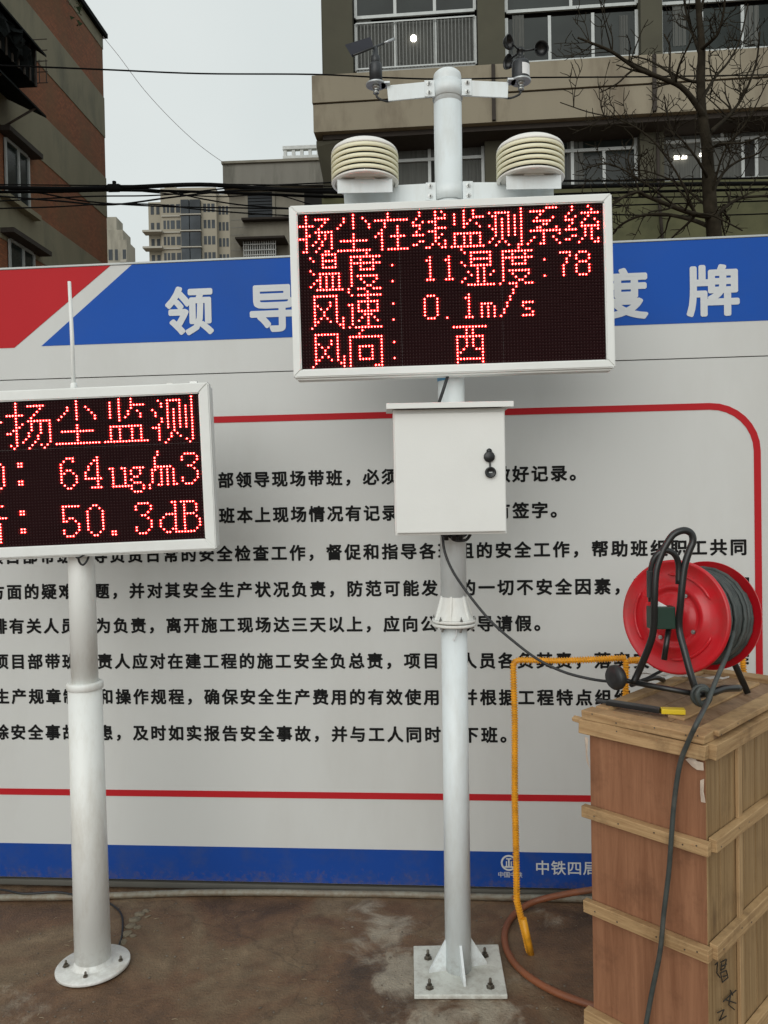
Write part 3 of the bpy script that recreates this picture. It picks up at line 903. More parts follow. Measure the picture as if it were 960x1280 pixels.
# cross arms with clamps
def arm(yc, xl, xr, hpx, dep):
    c0 = px_(yc); hw = hpx / F * PD / 2
    for s, xe in ((-1, xl), (1, xr)):
        pe = P(xe, yc - (xe - 559) * .0275, PD - .02)
        st = Vector((c0.x + s * (rp + .002), PD - .02, c0.z + s * (rp) * .012))
        d = (pe - st); L_ = d.length; d.normalize(); up_ = (ZV - d * d.z).normalized()
        b = B(); box_axes(b, st + d * (L_ / 2), d, d.cross(up_), up_, L_ / 2, dep / 2, hw, .0015); obj('cross_arm', b, 'pole_blue', rt)
        b = B(); box_axes(b, Vector((c0.x + s * (rp + .016), PD - .02 - dep / 2 - .002, c0.z + s * .001)), XV, YV, ZV, .016, .0018, hw * 1.04, .001); obj('clamp_ear', b, 'pole_blue', rt)
        for k in (-1, 1): bolt(rt, Vector((c0.x + s * (rp + .018), PD - .02 - dep / 2 - .004, c0.z + k * hw * .58)), -YV, .0055, .006, .006, 'steel')
    b = B(); lathe(b, c0 - up * hw, up, [(rp * 1.05 + .001, 0), (rp * 1.05 + .0035, 0), (rp * 1.05 + .0035, 2 * hw), (rp * 1.05 + .001, 2 * hw)], 40, True, False); obj('clamp_band', b, 'pole_blue', rt)
    return c0, hw
c_up, hw_up = arm(115, 484.5, 635, 19, .006)
c_lo, hw_lo = arm(242.5, 430, 692, 21, .006)
# LED display
cR, axR, azR, WR, HR = corners_frame(2.425, (359.5, 256), (764, 243.5), (766, 461.5), (367, 471))
axR = yaw(axR, R(-1.8)); azR = (azR - axR * azR.dot(axR)).normalized()
ds = thing('led_display', 'wide dot matrix display with four rows of red text on the taller pole', 'LED sign', cR)
nR = led_sign(ds, cR, axR, azR, WR, HR, .075, 10.5 / F * 2.425, lit_right(), 'white_paint')
# lip under the display
b = B(); box_axes(b, cR - azR * (HR / 2 + .003) - nR * .03, axR, nR, azR, WR / 2 - .01, .022, .003, .001); obj('bottom_lip', b, 'white_paint', ds)
for s in (-.35, .35):
    b = B(); box_axes(b, cR - nR * .088 + axR * 0 + azR * (s * HR), axR, nR, azR, .09, .006, .02, .001); obj('mount_bracket', b, 'steel', ds)
# cabinet hanging on the pole
cw = thing('control_cabinet', 'white steel control cabinet with black lock hanging on the taller pole below its display', 'control box', P(562, 590, 2.45))
CD = 2.36
cc, cax, caz, CW, CH = corners_frame(CD, (492, 512), (632, 508.5), (633.5, 668), (493.5, 670))
cn = cax.cross(caz); cn = cn if cn.y < 0 else -cn
b = B(); box_axes(b, cc - cn * .078, cax, cn, caz, CW / 2, .070, CH / 2 - .001, .003); obj('cabinet_body', b, 'cabinet', cw)
b = B(); box_axes(b, cc + cn * .001 - caz * .003, cax, cn, caz, CW / 2 - .004, .006, CH / 2 - .012, .003); obj('door', b, 'cabinet', cw)
dr = cw.children[-1] if False else [o for o in C.objects if o.name.startswith('door')][-1]
# roof: sloping sheet with down-turned front lip
b = B(); hw_ = CW / 2 + .020; top = cc + caz * (CH / 2)
prof = [(.034, -.002), (.034, .013), (.031, .0145), (-.155, .028), (-.155, .004), (.028, .004), (.028, -.002)]
prism(b, [top + cn * a + caz * c - cax * hw_ for a, c in prof], cax * (2 * hw_)); obj('roof_sheet', b, 'cabinet', cw)
lc = P(611.5, 571, CD - .01)
b = B(); lathe(b, lc + cn * .0005, cn, [(.0165, -.003), (.0165, .004), (.014, .006), (0, .0065)], 24); obj('lock_cover', b, 'black', cw)
b = B(); lathe(b, lc + caz * .017 + cn * .0005, cn, [(.008, -.003), (.008, .004), (0, .0045)], 16); obj('lock_cover_tab', b, 'black', cw)
l2 = P(613, 590.5, CD - .01)
b = B(); lathe(b, l2 + cn * .0005, cn, [(.0165, -.003), (.0165, .006), (.013, .0075), (.011, .005), (0, .005)], 24); obj('lock_barrel', b, 'black', cw)
b = B(); box_axes(b, l2 + cn * .0062, cax, cn, caz, .005, .001, .0015); obj('key_slot', b, 'steel', cw)
b = B(); box_axes(b, (lc + l2) / 2 + cn * .004, cax, cn, caz, .0022, .0015, .014); obj('lock_strap', b, 'black', cw)
for dx in (-.012, .012, .032):
    b = B(); lathe(b, cc - caz * (CH / 2) + cax * dx - cn * .05, -caz, [(.012, -.001), (.012, .006), (.008, .008), (.008, .018)], 12); obj('cable_gland', b, 'black', cw)
for a in (-1, 1):
    b = B(); box_axes(b, cc - cn * .152 + caz * (a * CH * .3), cax, cn, caz, .07, .0035, .012); obj('mount_strap', b, 'steel', cw)
# cable and tape between display and cabinet
b = B(); tube(b, spline([P(562, 462, 2.47), P(559, 472, 2.455), P(554, 488, 2.45), P(549, 503, 2.46), P(547, 512, 2.47)], 5), .0052, 8)
tag(obj('signal_cable', b, 'cable'), 'short black cable joining the underside of the wide display to the white cabinet roof', 'cable')
b = B(); lathe(b, px_(474), up, [(rp * .99 + .002, -.008), (rp * .99 + .003, 0), (rp * .99 + .002, .010)], 24, True, False); 
for v in list(b.verts):
    if v.co.x > px_(474).x - .005: b.verts.remove(v)
obj('blue_tape', b, 'blue_tape', rt)

# shields -----------------------------------------------------------
def shield(cx, cy_bottom, label, wpx=83.5):
    base = P(cx, cy_bottom, PD - .045); r = wpx / F * (PD - .045) / 2
    o = thing('radiation_shield', label, 'weather sensor', base, 'louvred sensor shields on the lower cross arm')
    b = B(); lathe(b, base, ZV, [(r * .90, 0), (r * .98, .002), (r, .006), (r * .96, .010), (r * .90, .012), (r * .86, .004), (0, .004)], 40, True, False); obj('bottom_plate', b, 'cap_white', o)
    for k in range(5):
        z = .014 + k * .0165
        b = B(); lathe(b, base + ZV * z, ZV, [(r * .80, .010), (r * .965, .0005), (r * .985, .0), (r, .0015), (r, .0095), (r * .985, .0115), (r * .84, .0165)], 40, True, False); obj('louvre', b, 'cream', o)
    b = B(); lathe(b, base + ZV * .096, ZV, [(r * .80, -.003), (r * .99, -.003), (r * .985, .003), (r * .94, .011), (r * .80, .021), (r * .55, .029), (r * .25, .033), (0, .0335)], 40, True, False); obj('cap', b, 'cap_white', o)
    b = B(); lathe(b, base, ZV, [(r * .5, .0), (r * .5, .092)], 20); obj('sensor_core', b, 'dark', o)
    # bracket seen from below: triangular hanger and rod
    b = B(); f = -YV * (r * .55)
    prism(b, [base + f + Vector((-.033, 0, -.002)), base + f + Vector((.033, 0, -.002)), base + f + Vector((.0, -.0, .030))], YV * .003); obj('bracket_web', b, 'white_paint', o)
    b = B(); tube(b, [base + Vector((0, -.03, .004)), base + Vector((0, -.03, -.028))], .006, 10); lathe(b, base + Vector((0, -.03, -.004)), -ZV, [(.010, 0), (.010, .008)], 6, False); obj('cable_gland', b, 'dark', o)
    b = B(); box_axes(b, base + Vector((0, -.052, -.022)), XV, YV, ZV, r * .80, .0018, .021, .001); obj('bracket_plate', b, 'pole_blue', o)
    b = B(); box_axes(b, base + Vector((0, .0, -.0035)), XV, YV, ZV, r * .68, .05, .0018, .001); obj('bracket_shelf', b, 'pole_blue', o)
    return o
shield(456.5, 232, 'cream louvred shield at the left end of the lower arm, above the display corner')
shield(663, 227.5, 'cream louvred shield at the right end of the lower arm, above the humidity reading')

# wind vane -----------------------------------------------------------
def sensor_base(c, root, flip=1):
    b = B(); lathe(b, c, ZV, [(.031, 0), (.032, .001), (.032, .005), (.031, .006)], 28); obj('mount_disc', b, 'steel_light', root)
    b = B(); box_axes(b, c + Vector((flip * .030, 0, .003)), XV, YV, ZV, .014, .018, .003, .001); obj('mount_tab', b, 'steel_light', root)
    b = B(); lathe(b, c, -ZV, [(.012, 0), (.012, .006), (.008, .007), (.008, .016), (.0095, .017), (.0095, .024), (.005, .025)], 14); obj('plug', b, 'steel', root)
    s_ = c + ZV * -.024
    b = B(); tube(b, spline([s_, s_ + Vector((flip * .004, 0, -.012)), s_ + Vector((flip * .018, 0, -.020)), s_ + Vector((flip * .036, .006, -.022)), s_ + Vector((flip * .05, .02, -.012))], 5), .0034, 8); obj('cable_tail', b, 'cable', root)
vc = P(470, 107.5, PD - .02)
wv = thing('wind_vane', 'dark wind vane with broad flat tail on the left end of the top arm', 'wind vane', vc)
sensor_base(vc, wv, 1)
b = B(); lathe(b, vc + ZV * .006, ZV, [(.0205, 0), (.0205, .058), (.019, .062), (.013, .064)], 28); obj('body', b, 'dark', wv)
b = B(); lathe(b, vc + ZV * .070, ZV, [(.013, 0), (.0145, .002), (.0145, .022), (.010, .026), (.007, .052), (0, .053)], 20); obj('rotor', b, 'dark', wv)
vd = Vector((1, .25, 0)).normalized(); hb = vc + ZV * .108
vd = (P(493, 48.5, PD + .01) - P(440, 70, PD - .07)).normalized()
b = B(); tube(b, [P(441, 69.5, PD - .07), P(470, 58, PD - .02), P(480, 54, PD)], .0034, 8); obj('arm', b, 'black', wv)
b = B(); tube(b, [P(480, 54, PD), P(493, 48.5, PD + .01)], [.0036, .005], 8); obj('counterweight', b, 'steel_light', wv)
b = B(); prism(b, [P(431, 56, PD - .085), P(463, 46, PD - .03), P(467, 59, PD - .025), P(440, 71, PD - .07)], Vector((.001, .003, 0))); obj('tail_fin', b, 'dark_blue', wv)
# cup anemometer -------------------------------------------------------
ac = P(651, 103, PD - .02)
an = thing('anemometer', 'dark three cup anemometer with white label on the right end of the top arm', 'anemometer', ac)
sensor_base(ac, an, -1)
b = B(); lathe(b, ac + ZV * .006, ZV, [(.0275, 0), (.028, .001), (.028, .052), (.025, .058), (.012, .064)], 32); obj('body', b, 'dark', an)
b = B()
pr = None
for k in range(7):
    a = R(-112 + k * 11.5 + 22)
    q = [b.verts.new(ac + Vector((math.cos(a) * .0286, math.sin(a) * .0286, z))) for z in (.014, .049)]
    if pr: b.faces.new((pr[0], q[0], q[1], pr[1]))
    pr = q
obj('label_sticker', b, 'label_white', an)
b = B(); lathe(b, ac + ZV * .068, ZV, [(.013, 0), (.014, .008), (.009, .012), (.009, .026), (.012, .028), (.012, .038), (0, .040)], 20); obj('rotor', b, 'black', an)
hub = ac + ZV * .098
for k, a in enumerate((-12, 118, 232)):
    d = Vector((math.cos(R(a)), math.sin(R(a)), 0)); e = hub + d * .066
    b = B(); tube(b, [hub, hub + d * .05], .003, 8); ar = obj('cup_arm', b, 'black', an)
    t = ZV.cross(d)   # cup faces along the turning direction
    if k == 0: t = Vector((.1, -1, -.15)).normalized()
    b = B(); rc = .0225
    lathe(b, e - t * .0, -t, [(rc * math.cos(R(x)), rc * math.sin(R(x))) for x in range(0, 91, 15)][:-1] + [(0, rc)], 20, True, False)
    lathe(b, e - t * .0, -t, [(rc, 0), (rc * 1.05, -.001), (rc * 1.05, .001), (rc * .93 , .001)] + [(rc * .93 * math.cos(R(x)), rc * .93 * math.sin(R(x))) for x in range(15, 90, 15)] + [(0, rc * .93)], 20, True, False)
    obj('cup', b, 'black', an)

# ------------------------------------------------------------------ left monitoring station
LB = G(116.5, 1209); LD = LB.y
lt = thing('monitoring_pole', 'white telescoped pole with round bolted foot under the dust and noise display', 'pole', LB)
lx = lambda y: P(116.5 + (100.5 - 116.5) * (1209 - y) / (1209 - 660), y, LD)
b = B(); lathe(b, LB + ZV * .002, (ZV + Vector((-.03, .02, 0))).normalized(), [(.116, 0), (.119, .002), (.119, .010), (.117, .012), (.05, .0125)], 48); obj('foot_flange', b, 'pole_white', lt)
rl = 44 / F * LD / 2
b = B(); tube(b, [LB + ZV * .008, lx(855)], [rl, rl * .93], 44); obj('lower_pole', b, 'pole_white', lt)
b = B(); lathe(b, lx(861), (lx(700) - lx(900)).normalized(), [(rl * .94, 0), (rl * 1.0, .002), (rl * 1.0, .020), (rl * .97, .023), (rl * .7, .024)], 44); obj('collar', b, 'pole_white', lt)
b = B(); tube(b, [lx(856), lx(600)], [rl * .74, rl * .72], 44); obj('upper_pole', b, 'pole_white', lt)
b = B(); lathe(b, LB + ZV * .012, ZV, [(rl * 1.22, 0), (rl * 1.12, .003), (rl * 1.03, .012), (rl * 1.0, .022)], 44, True, False); obj('weld_bead', b, 'pole_white', lt)
for p in ((82.5, 1207.5), (107, 1222), (151, 1202)):
    q = G(*p, .014); bolt(lt, Vector((q.x, q.y, .0135)), ZV, .0075, .008, .010)
q = G(133, 1188, .014); bolt(lt, Vector((q.x, q.y, .0135)), ZV, .0075, .008, .010)
LY = 2.50
pTR, pBR = P(262.5, 478, LY), P(269, 686, LY); pTL, pBL = P(262.5 - 391, 478 + 16.5, LY), P(269 - 391, 686 + 17.5, LY)
cL = (pTR + pBR + pTL + pBL) / 4; axL = ((pTR - pTL) + (pBR - pBL)).normalized(); azL = ((pTR - pBR) + (pTL - pBL)); azL = (azL - axL * azL.dot(axL)).normalized()
WL = (pTR - pTL).length; HL = ((pTR - pBR).length + (pTL - pBL).length) / 2
axL = yaw(axL, R(.5)); azL = (azL - axL * azL.dot(axL)).normalized()
cL = (pTR + pBR) / 2 - axL * (WL / 2)
dl = thing('led_display', 'dot matrix display on the shorter pole reading 64 and 50.3dB in red', 'LED sign', cL)
nL = led_sign(dl, cL, axL, azL, WL, HL, .085, 13.5 / F * LY, lit_left(), 'white_paint')
b = B(); box_axes(b, cL - azL * (HL / 2 + .003) - nL * .034, axL, nL, azL, WL / 2 - .012, .024, .003, .001); obj('bottom_lip', b, 'white_paint', dl)
b = B(); box_axes(b, cL + axL * (WL / 2 - .052) + azL * (HL / 2 + .004) - nL * .02, axL, nL, azL, .012, .006, .003, .001); obj('hinge_tab', b, 'steel', dl)
b = B(); box_axes(b, cL - nL * .093 - azL * .18, axL, nL, azL, .09, .006, .02, .001); obj('mount_bracket', b, 'steel', dl)
b = B(); box_axes(b, P(213, 481, LY + .05), axL, nL, azL, .01, .01, .004, .001); obj('top_fitting', b, 'cap_white', dl)
at = thing('antenna', 'thin white rod antenna standing on top of the shorter display', 'antenna', P(92, 488, LY + .06))
b = B(); tube(b, [P(92.3, 492, LY + .06), P(90, 420, LY + .06), P(86.6, 352, LY + .06)], [.0068, .0064, .0054], 12); obj('rod', b, 'pole_white', at)
b = B(); lathe(b, P(92.3, 492, LY + .06), ZV, [(.011, 0), (.011, .03), (.009, .034), (.0075, .035)], 14); obj('rod_base', b, 'pole_white', at)
# cable tails under the left display
b = B()
tube(b, spline([P(112, 684, LY + .05), P(110, 698, LY + .02), P(104, 706, LY + .01), P(99, 702, LY + .03), P(97, 690, LY + .05)], 5), .0035, 6)
tube(b, spline([P(92, 686, LY + .03), P(96, 697, LY + .01), P(104, 694, LY + .0), P(110, 686, LY + .02)], 5), .003, 6)
tag(obj('cable_loop', b, 'cable'), 'small black cable loop tucked under the shorter display at the pole top', 'cable')

# ------------------------------------------------------------------ floor conduit and thin cable along the board
def gpath(pts, z=.0): return [G(x, y, z) for x, y in pts]
cpts = [(-220, 1128), (-80, 1124), (0, 1122), (90, 1121), (180, 1118), (240, 1116), (330, 1115.5), (420, 1117), (480, 1117.5), (540, 1119), (600, 1121), (700, 1123), (860, 1128), (1100, 1136)]
b = B(); tube(b, spline([G(x, y, .013) for x, y in cpts], 6), .0125, 14)
tag(obj('conduit', b, 'conduit'), 'pale grey plastic conduit lying on the ground along the foot of the board', 'pipe')
b = B(); tube(b, spline([G(-150, 1108, .03), G(-40, 1112, .012), G(0, 1112, .025), G(30, 1117, .03), G(70, 1115, .031), G(100, 1120, .024), G(125, 1123, .006), G(150, 1140, .005), G(153, 1165, .005), G(148, 1184, .005)], 8), .0036, 6)
tag(obj('thin_cable', b, 'cable'), 'thin black cable lying over the grey conduit left of the white pole foot', 'cable')
# small dusty sack scrap behind the left foot
b = B()
for x, y, r in ((153, 1178, .014), (158, 1168, .017), (163, 1158, .016), (168, 1150, .018), (175, 1143, .016), (182, 1139, .012), (171, 1160, .012), (166, 1170, .011), (185, 1146, .008)):
    p = G(x, y); bmesh.ops.create_icosphere(b, subdivisions=3, radius=1, matrix=Matrix.Translation(p) @ Matrix.Rotation(random.random() * 6, 4, 'Z') @ Matrix.Diagonal((r * 1.3, r, r * .5, 1)))
from mathutils import noise
for v in b.verts: v.co += noise.noise_vector(v.co * 90) * .0045
for f in b.faces: f.smooth = True
M['scrap'] = mat('scrap_cement', (.20, .165, .115), .9, var=.3, scale=25, bump=.4, bscale=60)
tag(obj('cement_lump', b, 'scrap'), 'small grey brown cement lump on the ground behind the round pole foot', 'rubble')
# pebbles
b = B()
for k in range(700):
    x = random.uniform(-60, 1000); y = random.uniform(1128, 1290)
    p = G(x, y); r = random.choice((.0008, .0011, .0015, .002, .0035)) * random.uniform(.8, 1.3)
    m3 = Matrix.Translation(p + ZV * r * .4) @ Matrix.Rotation(random.random() * 6, 4, 'Z') @ Matrix.Diagonal((r * random.uniform(.8, 1.6), r, r * .6, 1))
    bmesh.ops.create_icosphere(b, subdivisions=1, radius=1, matrix=m3)
M['grit'] = mat('grit', (.16, .13, .10), .9, var=.5, scale=60)
tag(obj('grit', b, 'grit'), 'loose grit and crumbs scattered over the wet concrete', 'grit', kind='stuff')

b = B(); rl2 = random.Random(11)
for k in range(26):
    p = G(rl2.uniform(20, 720), rl2.uniform(1135, 1275)); a = rl2.random() * 6.3; l = rl2.uniform(.006, .022); d = Vector((math.cos(a), math.sin(a), 0))
    tube(b, [p + ZV * .001, p + d * l * .5 + ZV * rl2.uniform(.001, .004), p + d * l + ZV * .001], .0007, 4)
M['straw'] = mat('straw', (.40, .33, .22), .8, var=.3)
tag(obj('wood_splinters', b, 'straw'), 'pale wood splinters and straws strewn on the wet concrete', 'litter', kind='stuff')
# ------------------------------------------------------------------ yellow rebar frame
def rebar(path, r=.0085, rib=.0022, pitch_r=.0085):
    """ribbed bar: radius swells at each rib"""
    pts = [Vector(p) for p in path]; b = B(); P2 = []; RR = []
    for a, c in zip(pts, pts[1:]):
        L_ = (c - a).length; n = max(2, int(L_ / pitch_r))
        for k in range(n):
            for f, rr in ((0, r), (.45, r), (.6, r + rib * 1.6), (.8, r + rib * 1.6)):
                P2.append(a.lerp(c, (k + f) / n)); RR.append(rr)
    P2.append(pts[-1]); RR.append(r)
    tube(b, P2, RR, 10, True, False); return b
RYB = G(660, 1190); RY = RYB.y
yf = thing('rebar_guard', 'yellow painted ribbed steel bar guard bent over at the top, standing left of the crate', 'rebar frame', RYB)
b = rebar([P(662, 1192, RY), P(652, 1150, RY + .0), P(646, 1125, RY + .0), P(645, 1060, RY + .008), P(643.5, 1000, RY + .01), P(643.5, 900, RY + .01), P(641.5, 836, RY + .01), P(642, 830, RY + .01), P(644.5, 826.5, RY + .01), P(650, 825, RY + .01), P(700, 826, RY + .006), P(750, 824, RY + .003), P(782, 822.5, RY)]); obj('front_bar', b, 'yellow', yf)
b = rebar([P(782.5, 824, RY - .002), P(782, 880, RY), P(786, 1190, RY)]); obj('inner_post', b, 'yellow', yf)
b = rebar([P(786, 825.5, RY + .012), P(860, 824, RY + .06), P(928, 822, RY + .06), P(930, 850, RY + .06), P(934, 1180, RY + .06)]); obj('rear_bar', b, 'yellow', yf)
b = B(); tube(b, [P(654, 1148, RY - .012), P(664, 1194, RY - .012)], .0115, 10); obj('painted_sleeve', b, 'yellow', yf)
b = B(); tube(b, [P(641, 1120, RY + .015), P(649, 1142, RY + .01)], .0055, 8); obj('tie_stub', b, 'hose', yf)
# rusty red hose lying in a loop
hp = [(770, 1108), (735, 1113), (700, 1119), (668, 1127), (646, 1140), (633, 1158), (631, 1178), (640, 1200), (660, 1220), (690, 1238), (720, 1250), (760, 1262), (820, 1275)]
b = B(); tube(b, spline([G(x, y, .013 + max(0, (x - 655) * .0011) * (y < 1150)) for x, y in hp], 8), .0115, 12)
tag(obj('hose', b, 'hose'), 'rusty red hose curling on the ground between the pole and the crate', 'hose')

# ------------------------------------------------------------------ crate
ZC = .975
cA = G(883, 921, ZC); cB = G(731, 889, ZC)            # near corner, left corner of the top
cD = G(921, 843, ZC)                                  # a point of the far edge
du = (cB - cA); WC = du.length; du.normalize()
dirv = ray(1480, 612); dvv = Vector((dirv.x, dirv.y, 0)).normalized()
# length so that the far edge passes through cD
nrm = Vector((-du.y, du.x, 0)); LC = abs((cD - cA).dot(nrm) / dvv.dot(nrm))
A0 = Vector((cA.x, cA.y, 0))
def cp(a, c, z): return A0 + du * a + dvv * c + ZV * z      # a along the front (0 = near corner), c along the side
nf = Vector((du.y, -du.x, 0)); nf = nf if nf.dot(A0 - CAM) < 0 else -nf
ns = Vector((dvv.y, -dvv.x, 0)); ns = ns if ns.dot(du) < 0 else -ns
cr_ = thing('wooden_crate', 'tall plywood shipping crate with pale battens, holding the cable reel on top', 'crate', cp(WC / 2, LC / 2, 0))
def cbox(name, a0, a1, c0, c1, z0, z1, m, jit=0, parent=None, bev=.0015):
    b = B(); pts = [cp(a0, c0, z0), cp(a1, c0, z0), cp(a1, c1, z0), cp(a0, c1, z0)]
    prism(b, pts, ZV * (z1 - z0)); bmesh.ops.recalc_face_normals(b, faces=b.faces[:])
    if jit:
        for v in b.verts: v.co += Vector((random.uniform(-jit, jit), random.uniform(-jit, jit), random.uniform(-jit, jit)))
    if bev: bmesh.ops.bevel(b, geom=b.edges[:], offset=bev, segments=1, affect='EDGES')
    return obj(name, b, m, parent or cr_)
# front plywood: three sheets, side planks, back, left
zb = [0.03, .33, .63, ZC - .03]
cbox('front_panel', .008, WC - .006, .012, .022, .03, ZC - .022, 'ply')
cbox('left_panel', WC - .016, WC - .006, .024, LC - .02, .03, ZC - .022, 'ply')
cbox('back_panel', .02, WC - .018, LC - .02, LC - .012, .03, ZC - .022, 'ply')
nb_ = 9; pw = (LC - .02) / nb_
for k in range(nb_):
    cbox('side_board', .006 + random.uniform(-.001, .001), .016, .012 + k * pw + .0008, .012 + (k + 1) * pw - .0008, .03, ZC - .022, 'side_wood', 0, None, .001)
# thin vertical strip on the side
cbox('side_strip', -.004, .0045, .175, .200, .05, ZC - .04, 'strip', .001)
cbox('side_strip', -.004, .0045, .55, .58, .05, ZC - .04, 'strip', .001)
# battens
def zface(px, py):                      # height of a pixel on the front face
    pl = Plane(A0, du); return pl.uv(px, py)[1]
z1 = zface(880, 1060) ; z2 = zface(886, 1194)
for zc, h in ((z1, .030), (z2, .033), (z2 - .30, .04), (.03, .05)):
    cbox('front_batten', -.004, WC + .008, -.012, .010, zc - h / 2, zc + h / 2, 'batten', .0018)
    cbox('side_batten', -.016, .004, .012, LC + .004, zc - h / 2 + .004, zc + h / 2 + .006, 'batten', .0018)
cbox('front_batten', -.002, WC + .012, -.014, .010, ZC - .055, ZC - .018, 'batten', .002)
cbox('side_batten', -.018, .004, .012, LC + .004, ZC - .055, ZC - .018, 'batten', .002)
# lid
cbox('lid_panel', .002, WC - .002, .002, LC - .004, ZC - .018, ZC - .008, 'lid_wood')
for k in range(3):
    a0 = .045 + k * (WC - .09) / 3; a1 = a0 + (WC - .09) / 3 - .002
    cbox('lid_board', a0, a1, .046, LC - .05, ZC - .0078, ZC - .003 + .0006 * k, 'lid_wood', 0, None, .001)
cbox('lid_batten', .0, WC + .004, -.012, .045, ZC - .0176, ZC + .004, 'batten', .0018)
cbox('lid_batten', .0, WC, LC - .045, LC + .004, ZC - .0076, ZC + .010, 'batten', .0015)
cbox('lid_batten', -.010, .040, .046, LC - .047, ZC - .0076, ZC + .005, 'batten', .0015)
cbox('lid_batten', WC - .044, WC - .004, .046, LC - .047, ZC - .0076, ZC + .006, 'batten', .0015)
cbox('lid_batten', .10, .145, .10, LC - .08, ZC - .0025, ZC + .004, 'batten', .0015)
cbox('split_end', WC + .010, WC + .040, -.004, .014, ZC - .034, ZC - .022, 'batten', .002)
b = B()
for zc in (z1, z2, z2 - .30, ZC - .036, ZC - .004):
    for a_ in (.02, .05, WC * .38, WC * .7, WC - .03):
        p = cp(a_ + random.uniform(-.006, .006), 0, zc + random.uniform(-.007, .007)) + nf * .0122
        lathe(b, p, nf, [(.0022, 0), (.0022, .0008)], 6, False)
    for c_ in (.04, .15, .21, .36, .52, .66):
        p = cp(0, c_ + random.uniform(-.01, .01), zc + .004 + random.uniform(-.007, .007)) + ns * .0162
        lathe(b, p, ns, [(.0022, 0), (.0022, .0008)], 6, False)
tag(obj('nail_heads', b, 'bolt', cr_), kind='stuff')
# torn paper tape on the corner edge
def scrap(pts, off, m='tape'):
    b = B(); c = sum(pts, Vector()) / len(pts); cv = b.verts.new(c + off * 1.6)
    v = [b.verts.new(p + off * random.uniform(.3, 1.5)) for p in pts]
    for k in range(len(v)): b.faces.new((v[k], v[(k + 1) % len(v)], cv))
    return b
FPL = Plane(A0, du)
def fpt(px, py, off=.004):
    u, z = FPL.uv(px, py, off); return FPL.pt(u, z, off)
o1 = FPL.n * .003
obj('torn_tape', scrap([fpt(*p) for p in ((857, 949), (864, 946), (872, 951), (880, 953), (880, 963), (872, 962), (866, 958))], o1), 'tape', cr_)
obj('torn_tape', scrap([fpt(*p) for p in ((866, 936), (872, 938), (871, 950), (868, 949))], o1), 'tape', cr_)
obj('torn_tape', scrap([fpt(*p) for p in ((876, 975), (881, 973), (880, 990), (883, 1003), (877, 1002), (876, 990))], o1), 'tape', cr_)
obj('torn_tape', scrap([fpt(*p) for p in ((732, 920), (736, 923), (735, 942), (738, 962), (733, 950))], o1), 'tape', cr_)
# faded brush writing on the side
SPL = Plane(A0 + ns * .0, dvv)
def spt(px, py, off=.0045):
    u, z = SPL.uv(px, py, off); return SPL.pt(u, z, off)
for st in ([(894, 1206), (897, 1203), (896, 1216), (900, 1222)], [(901, 1203), (908, 1199), (906, 1210), (901, 1213), (902, 1204)], [(902, 1208), (908, 1205)], [(901, 1216), (908, 1213), (910, 1222), (903, 1228), (901, 1217)],
           [(904, 1221), (909, 1219)], [(913, 1238), (916, 1244)], [(904, 1252), (920, 1238)], [(914, 1240), (911, 1256), (918, 1262)], [(908, 1250), (920, 1254)], [(897, 1266), (905, 1262), (899, 1276), (908, 1270)]):
    b = B(); tube(b, [spt(*p, -.0155 + .0165) for p in st], .0016, 5); obj('ink_stroke', b, 'ink', cr_)

# cutter knife on the crate
kn = thing('utility_knife', 'black and yellow utility knife lying on the front edge of the crate lid', 'knife', G(800, 884, ZC + .014))
ka, kb, kc = G(742, 875, ZC + .013), G(826, 888, ZC + .013), G(856, 889, ZC + .013)
def bar(b, p, q, w, h): 
    d = (q - p).normalized(); s_ = d.cross(ZV).normalized(); box_axes(b, (p + q) / 2, d, s_, ZV, (q - p).length / 2, w, h, .002)
b = B(); bar(b, ka.lerp(kb, .22), kb, .013, .006); obj('grip', b, 'black', kn)
b = B(); bar(b, kb, kc, .0122, .0065); obj('tail_cap', b, 'knife_yellow', kn)
b = B(); bar(b, ka.lerp(kb, .05), ka.lerp(kb, .22), .0075, .003); obj('nose', b, 'dark', kn)

# ------------------------------------------------------------------ cable reel
RYD = 2.06
def W_(x, y, d=RYD): return P(x, y, d)
axd = Vector((math.sin(R(27)), math.cos(R(27)), 0)).normalized()      # reel axis, into the picture and to the right
rcF = W_(842.5, 771, 2.12); rr_ = 71.5 / F * 2.12
drum_w = .115 
rl_ = thing('cable_reel', 'red cable reel with black tube stand, standing on top of the wooden crate', 'cable reel', Vector((rcF.x, rcF.y, ZC)))
axd = (P(884, 769, 2.12 + .125) - rcF); drum_w = axd.length; axd.normalize()
def disc(c, d, name):
    """pressed steel flange, d = outward direction"""
    b = B(); r = rr_
    prof = [(r, -.004), (r * 1.0, .0), (r * .985, .005), (r * .955, .006), (r * .93, .003), (r * .60, .002), (r * .575, .007), (r * .50, .0085), (r * .475, .003), (r * .40, .002), (r * .37, .008), (r * .18, .009), (r * .12, .012), (0, .012)]
    back = [(0, .001), (r * .97, -.001), (r * .985, -.004), (r, -.004)]
    lathe(b, c, d, prof, 64, True, False); lathe(b, c, d, back, 64, True, False)
    return obj(name, b, 'reel_red', rl_)
disc(rcF, -axd, 'flange_disc'); disc(rcF + axd * drum_w, axd, 'flange_disc')
b = B()
for k in range(4):
    a = R(90 * k + 30); xx, yy = frame_of(axd); lathe(b, rcF - axd * .003 + (xx * math.cos(a) + yy * math.sin(a)) * rr_ * .44, -axd, [(.006, 0), (.006, .005), (.003, .005), (.003, .008), (0, .008)], 6, False)
obj('flange_bolts', b, 'steel', rl_)
